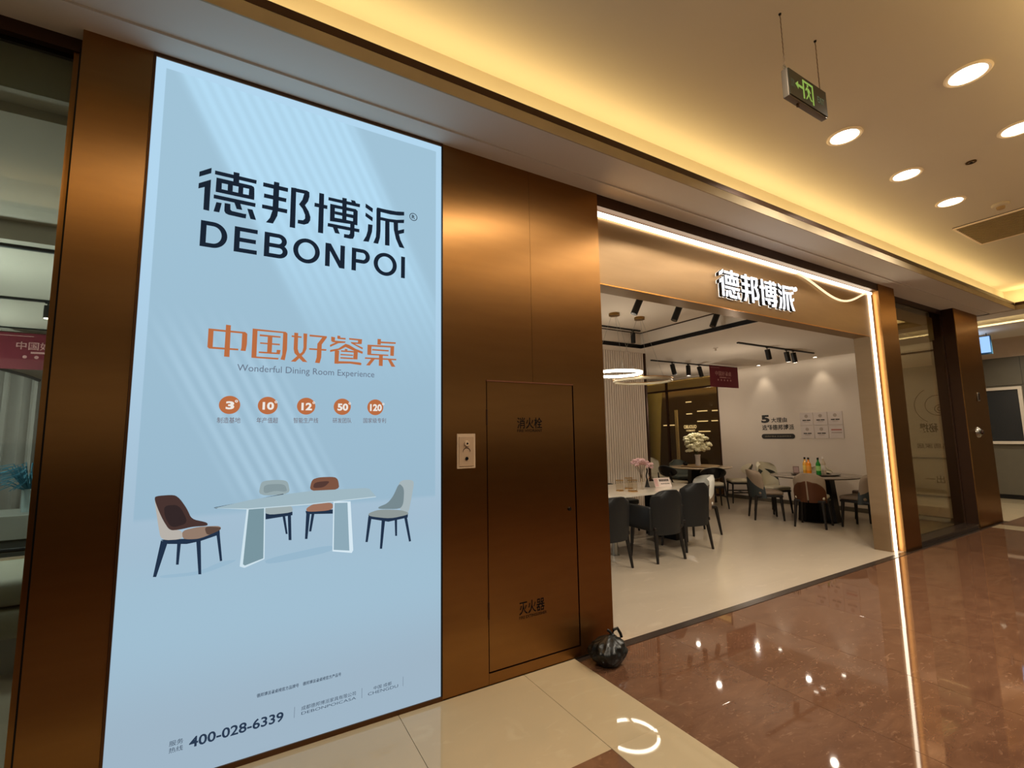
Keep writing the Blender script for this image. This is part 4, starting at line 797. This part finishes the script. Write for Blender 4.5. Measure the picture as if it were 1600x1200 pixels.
bottle((8.34, 4.20, .778), 'green drink bottle on the turntable', GRN, BLACK)
bottle((8.50, 4.20, .778), 'clear pale bottle right behind the green one', mat('pale_bottle', (190, 172, 150), .15), mat('white_cap', (220, 210, 200), .4), .28)
t = thing('table_card', 'small dark framed card standing left of the bottles', 'card', (8.22, 4.50, .778), rz=R(-60))
a = MB().box(-.045, .045, -.004, .004, 0, .12).build('frame', TRIMD, t); a.rotation_euler = (R(-15), 0, 0)
MB().box(-.036, .036, -.006, -.004, .012, .108).build('insert', mat('card_mauve', (132, 104, 96), .5), a)
t = thing('serving_plate', 'pale oval plate on the turntable beside the bottles', 'plate', (8.58, 4.24, .778))
MB().lathe([(.0001, 0), (.07, 0), (.11, .018), (.107, .020), (.07, .005), (.0001, .004)], n=30).build('plate', CRM, t, smooth=True)

# ------------------------------------------------------------------ shop ceiling things
TBK = mat('track_black', (18, 17, 16), .45)
def spot(loc, aim, label, lit=False, ln=.15, r=.036, grp='black track spotlights in the shop'):
    t = thing('track_spotlight', label, 'spotlight', loc, group=grp)
    a = Vector(aim).normalized(); b = Vector((0, 0, -.03))
    MB().box(-.02, .02, -.012, .012, -.012, 0).cone((0, 0, -.01), (0, 0, -.035), .006, .006, 8).build('adapter', TBK, t)
    c0 = Vector((0, 0, -.035)); MB().cone(c0, c0+a*ln, r, r, 20).build('body', TBK, t, smooth=True)
    MB().cone(c0+a*ln, c0+a*(ln+.003), r*.8, r*.8, 20).build('lens', LAMP if lit else mat('dark_lens', (60, 52, 44), .2), t)
    return t
def track(name, x0, x1, y, z, label, ax='x'):
    return tag(box(name, TBK, x0, x1, y-.018, y+.018, z-.022, z, bev=.002), label, 'light track')
track('light_track', 6.83, 8.60, 6.33, 2.93, 'black ceiling track with three spotlights left of the red banner')
for x, l in ((7.42, 'leftmost spotlight on the track beside the banner'), (7.90, 'middle spotlight on the track beside the banner'), (8.24, 'spotlight nearest the red banner on the rear track')):
    spot((x, 6.33, 2.908), (.08 if x == 7.9 else .0, -.25, -1) if x != 7.9 else (-.25, -.2, -1), l, ln=.22, r=.045)
track('light_track', 6.78, 9.04, 4.46, 2.93, 'black ceiling track in front of the white wall')
for x, l, li in ((7.58, 'leftmost spotlight before the white wall', False), (8.15, 'lit middle spotlight before the white wall', True), (8.36, 'lit rightmost spotlight before the white wall', True)):
    spot((x, 4.46, 2.908), (.35, .05, -1), l, li, ln=.17, r=.042)
track('light_track', 2.4, 5.58, 5.38, 3.19, 'black track along the rear edge of the ceiling recess')
spot((5.42, 5.38, 3.168), (0, 0, -1), 'vertical black spotlight at the rear edge of the ceiling recess', ln=.17, r=.038)
track('light_track', 2.6, 5.70, 3.97, 3.19, 'black track in the ceiling recess right behind the portal head')
for x, l in ((4.14, 'leftmost slanted black spotlight just under the portal head'), (4.85, 'middle slanted black spotlight just under the portal head'), (5.62, 'right slanted black spotlight just under the portal head')):
    spot((x, 3.97, 3.168), (-.45, .15, -1), l, ln=.20, r=.042)
# brass canopies and ring lamps
RINGE = emat('ring_light', (255, 242, 218), 14.0); RINGD = mat('ring_clear', (206, 196, 170), .3)
def ring_lamp(c, r, z, label, m, cm):
    t = thing('ring_pendant', label, 'pendant lamp', (c[0], c[1], z)); N = 64
    s = MB(); s.tube([(r*math.cos(6.28319*k/N), r*math.sin(6.28319*k/N), 0) for k in range(N)], .018, 8, True); s.build('light_ring', m, t, smooth=True)
    s = MB(); s.tube([((r+.02)*math.cos(6.28319*k/N), (r+.02)*math.sin(6.28319*k/N), .022) for k in range(N)], .006, 6, True); s.build('metal_band', cm, t, smooth=True)
    MB().lathe([(.0001, 0), (.075, 0), (.075, -.014), (.06, -.014), (.06, -.024), (.075, -.024), (.075, -.036), (.0001, -.036)], (0, 0, 3.19-z), 24).build('canopy', mat('brass', (158, 124, 70), .3, 1.0), t, smooth=True)
    for k in range(3):
        a = k*2.094+.5; MB().tube([(.04*math.cos(a), .04*math.sin(a), 3.155-z), (r*math.cos(a), r*math.sin(a), .02)], .0018, 5).build('cable', STEEL, t)
ring_lamp((4.45, 4.76), .33, 2.33, 'glowing white ring pendant lamp cut by the left portal edge', RINGE, WHT)
ring_lamp((4.94, 4.76), .40, 2.25, 'pale unlit ring pendant lamp below the glowing ring', RINGD, gold)
for (x, y), l in (((9.62, 5.88), 'small recessed ceiling spot nearest the red banner'), ((9.61, 4.72), 'small recessed ceiling spot above the icon panels')):
    t = thing('recessed_spot', l, 'ceiling light', (x, y, 2.93))
    MB().lathe([(.032, -.001), (.045, -.001), (.044, -.006), (.034, -.006)], n=24).build('rim', WHT, t); MB().lathe([(.0001, -.001), (.032, -.001), (.032, -.003), (.0001, -.003)], n=24).build('lens', LAMP, t)
    sp = bpy.data.lights.new('spot_beam', 'SPOT'); sp.energy = 9; sp.color = (1, .88, .7); sp.spot_size = R(62); sp.spot_blend = .8; sp.shadow_soft_size = .04
    so = bpy.data.objects.new('spot_beam', sp); COL.objects.link(so); so.location = (x-.02, y, 2.90); so.rotation_euler = (0, R(-12), 0)
t = thing('ceiling_sprinkler', 'small sprinkler head on the shop ceiling near the dark beam', 'sprinkler', (6.9, 4.95, 2.93))
MB().lathe([(.0001, 0), (.04, 0), (.036, -.01), (.012, -.014), (.01, -.05), (.0001, -.05)], n=18).build('head', SHOPC, t, smooth=True)
t = thing('ceiling_socket', 'tiny white fitting on the recessed shop ceiling', 'ceiling fitting', (4.98, 4.05, 3.19))
MB().lathe([(.0001, 0), (.022, 0), (.018, -.02), (.024, -.03), (.016, -.05), (.0001, -.05)], n=14).build('body', STEEL, t, smooth=True)

# red banners
RED = mat('dark_red_cloth', (104, 26, 38), .8); PK = mat('banner_print', (184, 132, 128), .8)
def banner(cx, y, zc, label):
    t = thing('hanging_banner', label, 'banner', (cx, y, zc), group='dark red banners under the shop ceiling')
    c = MB().box(-.475, .475, -.003, .003, -.455, 0).build('cloth', RED, t)
    MB().box(-.475, .475, -.006, .006, -.006, .006).build('top_rail', TRIMD, t)
    text('lettering', '中国好餐桌', PK, (-.30, -.0045, -.21), UX, .54, .10, NRM, c, .01)
    MB().box(-.165, .06, -.0045, -.0035, -.255, -.232).build('printed_bar', PK, c)
    MB().box(.075, .21, -.0045, -.0035, -.250, -.240).build('printed_bar', PK, c)
    MB().box(-.45, -.15, -.0045, -.0035, -.045, -.038).build('printed_bar', PK, c)
    for i in range(5): MB().prism(disc(-.215+i*.105, -.30, .02, 16), -.0045, -.0035).build('printed_dot', PK, c)
    for x in (-.44, .44): MB().tube([(x, 0, 0), (x, 0, 2.93-zc)], .0015, 5).build('hanging_wire', STEEL, t)
banner(8.875, 6.2, 2.905, 'dark red banner hanging in front of the rear glass and white wall')
banner(-2.17, 7.85, 2.86, 'dark red banner seen through the left shop window')

# wall graphics on the right shop wall (facing -x; text runs towards -y)
WG = thing('wall_lettering', 'black five-reasons Chinese lettering with rounded caption bar on white wall', 'wall graphic')
WX = 9.797; UY = (0, -1, 0); NX = (-1, 0, 0); WI = mat('wall_ink', (34, 28, 22), .6)
text('numeral', '5', WI, (WX, 6.02, 1.682), UY, .185, .17, NX, WG, .05)
text('lettering', '大理由', WI, (WX, 5.80, 1.684), UY, .33, .105, NX, WG, .015)
text('lettering', '选择德邦博派', WI, (WX, 6.01, 1.525), UY, .68, .115, NX, WG, .015)
b = MB(); pp = []
for cy, a0 in ((5.38, -90), (5.98, 90)):
    for k in range(9): a = R(a0+k*22.5); pp.append((cy-.055*math.cos(a)*(1 if a0 < 0 else 1), 1.392+.052*math.sin(a)))
vs = [b.bm.verts.new((9.794, y, z)) for y, z in pp]; b.bm.faces.new(vs); br = b.build('caption_bar', WI, WG)
text('caption', '选择好餐桌 就选德邦博派', mat('caption_tan', (150, 138, 116), .7), (9.792, 5.96, 1.378), UY, .56, .03, NX, br, .0)
rebase(WG, (9.8, 5.65, 1.35))
IP = thing('icon_panels', 'pale grid of six icon panels with small captions on white wall', 'wall graphic')
PN = mat('pale_panel', (206, 192, 182), .6); IC = mat('icon_grey', (168, 152, 138), .6); RI = mat('icon_red', (170, 100, 88), .6)
for r in range(2):
    for c_ in range(3):
        y1 = 5.20-c_*.262; y0 = y1-.250; z1 = 1.86-r*.262; z0 = z1-.250
        p = MB().box(9.790, 9.7985, y0, y1, z0, z1).build('panel', PN, IP)
        if (r, c_) == (1, 2):
            MB().box(9.788, 9.790, y0+.03, y1-.04, z1-.10, z1-.075).build('red_caption', RI, p); MB().box(9.788, 9.790, y0+.03, y1-.04, z1-.15, z1-.132).build('caption', IC, p)
        else:
            q = MB(); vs = [q.bm.verts.new((9.789, (y0+y1)/2+.034*math.cos(k*.3927), z1-.07+.034*math.sin(k*.3927))) for k in range(16)]; q.bm.faces.new(vs); q.build('icon', IC, p)
            MB().box(9.788, 9.790, (y0+y1)/2+.006, (y0+y1)/2+.075, z0+.088, z0+.108).build('caption', WI, p); MB().box(9.788, 9.790, (y0+y1)/2-.075, (y0+y1)/2-.004, z0+.088, z0+.108).build('caption', WI, p)
            MB().box(9.788, 9.790, (y0+y1)/2-.05, (y0+y1)/2+.05, z0+.062, z0+.072).build('caption', IC, p)
rebase(IP, (9.8, 4.8, 1.34))
# faint mirrored graphic near the side window
MG = thing('faint_wall_graphic', 'faint brown ring drawing and mirrored characters behind the right window', 'wall graphic')
FI = mat('faint_ink', (128, 108, 84), .8)
def yring(cy, cz, r, w, a0=0, a1=360, n=28):
    q = MB()
    for k in range(n):
        a, b_ = R(a0+(a1-a0)*k/n), R(a0+(a1-a0)*(k+1)/n)
        q.bm.faces.new([q.bm.verts.new((9.797, cy+rr*math.cos(t_), cz+rr*math.sin(t_))) for rr, t_ in ((r, a), (r+w, a), (r+w, b_), (r, b_))])
    return q
yring(3.02, 1.88, .16, .008).build('ring', FI, MG); yring(3.0, 1.82, .06, .01).build('ring', FI, MG); yring(3.0, 1.82, .025, .01).build('ring', FI, MG); yring(3.02, 1.88, .30, .008, -60, 60).build('arc', FI, MG)
text('mirrored_lettering', '秘提', FI, (9.797, 3.05, 1.44), (0, 1, 0), .24, .15, NX, MG, .02); text('mirrored_lettering', '人', FI, (9.797, 2.90, 1.46), (0, 1, 0), .08, .10, NX, MG, .02)
text('mirrored_lettering', '品质家居', FI, (9.797, 2.93, 1.18), (0, 1, 0), .42, .08, NX, MG); text('mirrored_lettering', '出一', FI, (9.797, 3.04, .62), (0, 1, 0), .24, .12, NX, MG)
rebase(MG, (9.8, 3.1, 1.2))
MB().box(9.76, 9.80, 2.96, 3.56, 1.03, 1.09).build('trim_6', SHOPW, kind='structure'); MB().box(9.78, 9.80, 2.96, 3.56, .39, .42).build('trim_7', GRYB, kind='structure')
MB().box(9.78, 9.80, 2.96, 3.9, 2.78, 2.80).build('trim_8', TRIMD, kind='structure')

# ------------------------------------------------------------------ beyond the rear glass: a second corridor
MB().box(9.96, 13.5, 5.5, 13.4, -.03, -.013).build('floor_rear_corridor', mat('far_floor', (96, 76, 56), .2), kind='structure')
MB().box(9.96, 13.5, 5.5, 13.4, 3.35, 3.45).build('ceiling_rear_corridor', CEIL, kind='structure')
MB().box(13.3, 13.5, 5.5, 13.4, -.02, 3.35).build('wall_rear_corridor', mat('dark_brown_wall', (74, 56, 36), .4), kind='structure')
area('rear_cove_lamp', (12.9, 9.3, 2.75), (R(180), 0, 0), .1, 7.0, 80, GOLD); area('rear_cove_lamp', (10.9, 9.3, 2.9), (R(180), 0, 0), .1, 6.0, 30, GOLD)
fill_point('corridor_fill', (11.6, 8.6, 2.3), 14, SOFT)  # added fill lightening the view through the rear glass
MB().box(10.25, 10.4, 5.6, 12.9, 2.66, 2.90).build('trim_10', CEIL, kind='structure')
t = thing('round_column', 'pale olive flared column behind the rear glass', 'column', (11.2, 10.45, 0))
MB().lathe([(.13, 0), (.13, 1.0), (.15, 1.4), (.25, 2.0), (.33, 2.6), (.36, 3.3)], n=28).build('shaft', mat('olive_column', (170, 160, 104), .6), t, smooth=True)
LL = emat('thin_light', (255, 226, 180), 1.6)
for i, (y0, y1, z) in enumerate(((10.6, 10.82, 2.54), (9.99, 10.37, 2.20), (9.60, 9.80, 2.19), (9.99, 10.39, 1.86), (9.62, 9.84, 1.86), (9.92, 10.36, 1.52), (11.37, 11.86, 1.76), (10.60, 10.82, 2.13))):
    tag(box('light_line', LL, 13.26, 13.29, y0, y1, z, z+.03), 'thin warm light line behind the rear glass, '+['highest', 'upper long one', 'upper right end', 'middle long one', 'lower right end', 'lowest long one', 'left of the slim post', 'below the highest'][i], 'light line', 'light lines behind the rear glass')
t = thing('slim_post', 'slim pale post on the dark wall behind the rear glass', 'post', (13.2, 11.2, 0)); MB().box(-.03, .03, -.05, .05, 0, 2.3).build('shaft', CEIL, t)
t = thing('far_shop_sign', 'small white glowing shop name behind the rear glass above the flowers', 'sign', (13.28, 10.7, 1.6))
text('lettering', 'OBUOUO', LL, (-.01, .26, .04), UY, .52, .12, NX, t, .02)
text('lettering', 'HOMEART', LL, (-.01, .16, -.06), UY, .36, .06, NX, t, .02)

# ------------------------------------------------------------------ left shop, seen through window_2
CU = mat('grey_curtain', (150, 142, 134), .85)
t = thing('window_curtain', 'tall pleated grey curtain seen through the left window', 'curtain')
q = MB(); n = 90; x0, x1 = -4.2, -2.40; Rr = []
for k in range(n+1):
    x = x0+(x1-x0)*k/n; y = 8.5+.035*math.sin(k*1.05)+.012*math.sin(k*2.3); zt = 2.32+.30*max(0, (x1-x)/1.0)**.8 if x > -3.4 else 2.6
    Rr.append([q.bm.verts.new((x, y, z)) for z in (.02, zt)]+[q.bm.verts.new((x, y+.008, z)) for z in (zt, .02)])
for A, B in zip(Rr, Rr[1:]):
    for i in range(4): q.bm.faces.new((A[i], A[(i+1) % 4], B[(i+1) % 4], B[i]))
q.build('cloth', CU, t, smooth=True)
q = MB(); q.tube([(x1-(x1-x0)*k/20, 8.46, 2.33+.30*max(0, ((x1-x0)*k/20))**.8 if (x1-x0)*k/20 < 1 else 2.64) for k in range(21)], .02, 8); q.build('curved_rail', BLACK, t); rebase(t, (-3.3, 8.5, 0))
box('wall_shop_left_side', mat('dark_teal_wall', (52, 58, 58), .6), -2.36, -2.0, 8.55, 8.65, 0, 2.93, kind='structure')
track('light_track', -4.5, .6, 4.57, 2.93, 'black ceiling track nearest the left window')
track('light_track', -4.5, .6, 6.25, 2.93, 'black ceiling track carrying the lit spotlight behind the left window')
tag(box('light_track', TBK, -4.5, .6, 7.88, 7.90, 2.915, 2.93), 'thin dark ceiling line just above the left banner', 'light track')
spot((-1.77, 6.25, 2.908), (.02, -.1, -1), 'lit black spotlight seen through the left window', True, ln=.13, r=.028)
t = thing('sideboard_table', 'pale grey sideboard with dark plinth behind the left window', 'table')
MB().box(-3.4, -1.5, 6.9, 7.6, .50, .75, bev=.01).build('top_block', mat('pale_grey_stone', (150, 148, 140), .4), t); MB().box(-3.3, -1.55, 6.95, 7.5, 0, .50).build('plinth', mat('dark_grey_plinth', (66, 64, 60), .5), t); rebase(t, (-2.4, 7.2, 0))
t = thing('grass_vase', 'blue grass bunch in a silvery glass vase on the grey sideboard', 'flower vase', (-2.05, 7.2, .75))
MB().lathe([(.0001, 0), (.045, 0), (.05, .1), (.058, .25), (.052, .25), (.042, .08), (.0001, .03)], n=20).build('vase', mat('silver_glass', (186, 204, 208), .15, .5), t, smooth=True)
q = MB(); random.seed(21)
for i in range(130):
    a = random.uniform(0, 6.28); rr = random.uniform(.1, .42); h = random.uniform(.0, .30); p0 = (0, 0, .22); p1 = (rr*.5*math.cos(a), rr*.5*math.sin(a), .30+h*.8); p2 = (rr*math.cos(a), rr*math.sin(a), .24+h*.9)
    q.tube([p0, p1, p2], .005, 4)
o = q.build('grass_blades', mat('blue_grass', (60, 120, 142), .7), t); o['kind'] = 'stuff'
t = thing('lounge_chair', 'cream lounge chair with black frame cut off by the left frame edge', 'lounge chair', (-1.35, 4.75, 0))
CR2 = mat('cream_cushion', (168, 162, 144), .6)
MB().box(-.55, .30, -.42, .38, .44, .62, bev=.07).build('seat_cushion', CR2, t, smooth=True); MB().box(-.55, .27, -.44, .36, .24, .43, bev=.06).build('base_cushion', CR2, t, smooth=True)
q = MB(); q.tube([(-.6, .5, .66), (.18, .5, .66), (.26, .5, .62), (.26, .5, .50), (.20, .5, .47), (-.6, .5, .47)], .018, 8); q.build('arm_frame', BLACK, t, smooth=True); MB().box(-.6, .16, .42, .58, .52, .60, bev=.02).build('arm_pad', mat('tan_pad', (150, 124, 92), .6), t, smooth=True)
MB().box(-.5, .2, -.3, .3, .0, .22).build('plinth', mat('white_plinth', (176, 172, 166), .5), t)

# ------------------------------------------------------------------ rubbish bag at the foot of the portal
def bag():
    t = thing('rubbish_bag', 'crumpled black plastic rubbish bag with knotted top at the portal corner', 'rubbish bag', (2.135, 2.475, 0))
    random.seed(9); bm = bmesh.new(); bmesh.ops.create_icosphere(bm, subdivisions=5, radius=1)
    from mathutils import noise
    for v in bm.verts:
        n = v.co.copy(); a = math.atan2(n.y, n.x)
        cr = .14*noise.noise(n*2.2+Vector((3, 1, 7)))+.09*noise.noise(Vector((n.x*5, n.y*5, n.z*2)))+.04*noise.noise(n*11.0)+.035*math.sin(a*13+3*n.z)*max(0, n.z+.1)
        zz = (n.z+1)/2; rad = 1.0+.28*math.sin(math.pi*zz)-.30*max(0, zz-.8)/.2
        l = Vector((n.x, n.y, 0)); l = l.normalized() if l.length > 1e-6 else l; cr += .05*math.sin(a*9+5*n.z)*max(0, n.z)
        v.co = Vector((l.x*math.hypot(n.x, n.y)*rad*(1+cr)*.100+.018*zz*zz, l.y*math.hypot(n.x, n.y)*rad*(1+cr)*.088, max(.001, max(0, zz-.13)**.85*.195+.012*cr)))
    q = MB(); q.bm.free(); q.bm = bm; q.build('bag_body', BAGM, t, smooth=True)
    q = MB(); q.ball((.045, .0, .165), .016, 2).build('knot', BAGM, t, smooth=True)
    q = MB(); q.tube([(.045, 0, .168), (.055, 0, .200), (.085, -.005, .205), (.105, -.01, .170), (.112, -.012, .145)], .010, 8); q.tube([(.045, 0, .165), (.030, .01, .190), (.018, .02, .200)], .009, 8); q.build('knot_ear', BAGM, t, smooth=True)
BAGM = mat('black_plastic', (14, 15, 13), .38)
bag()
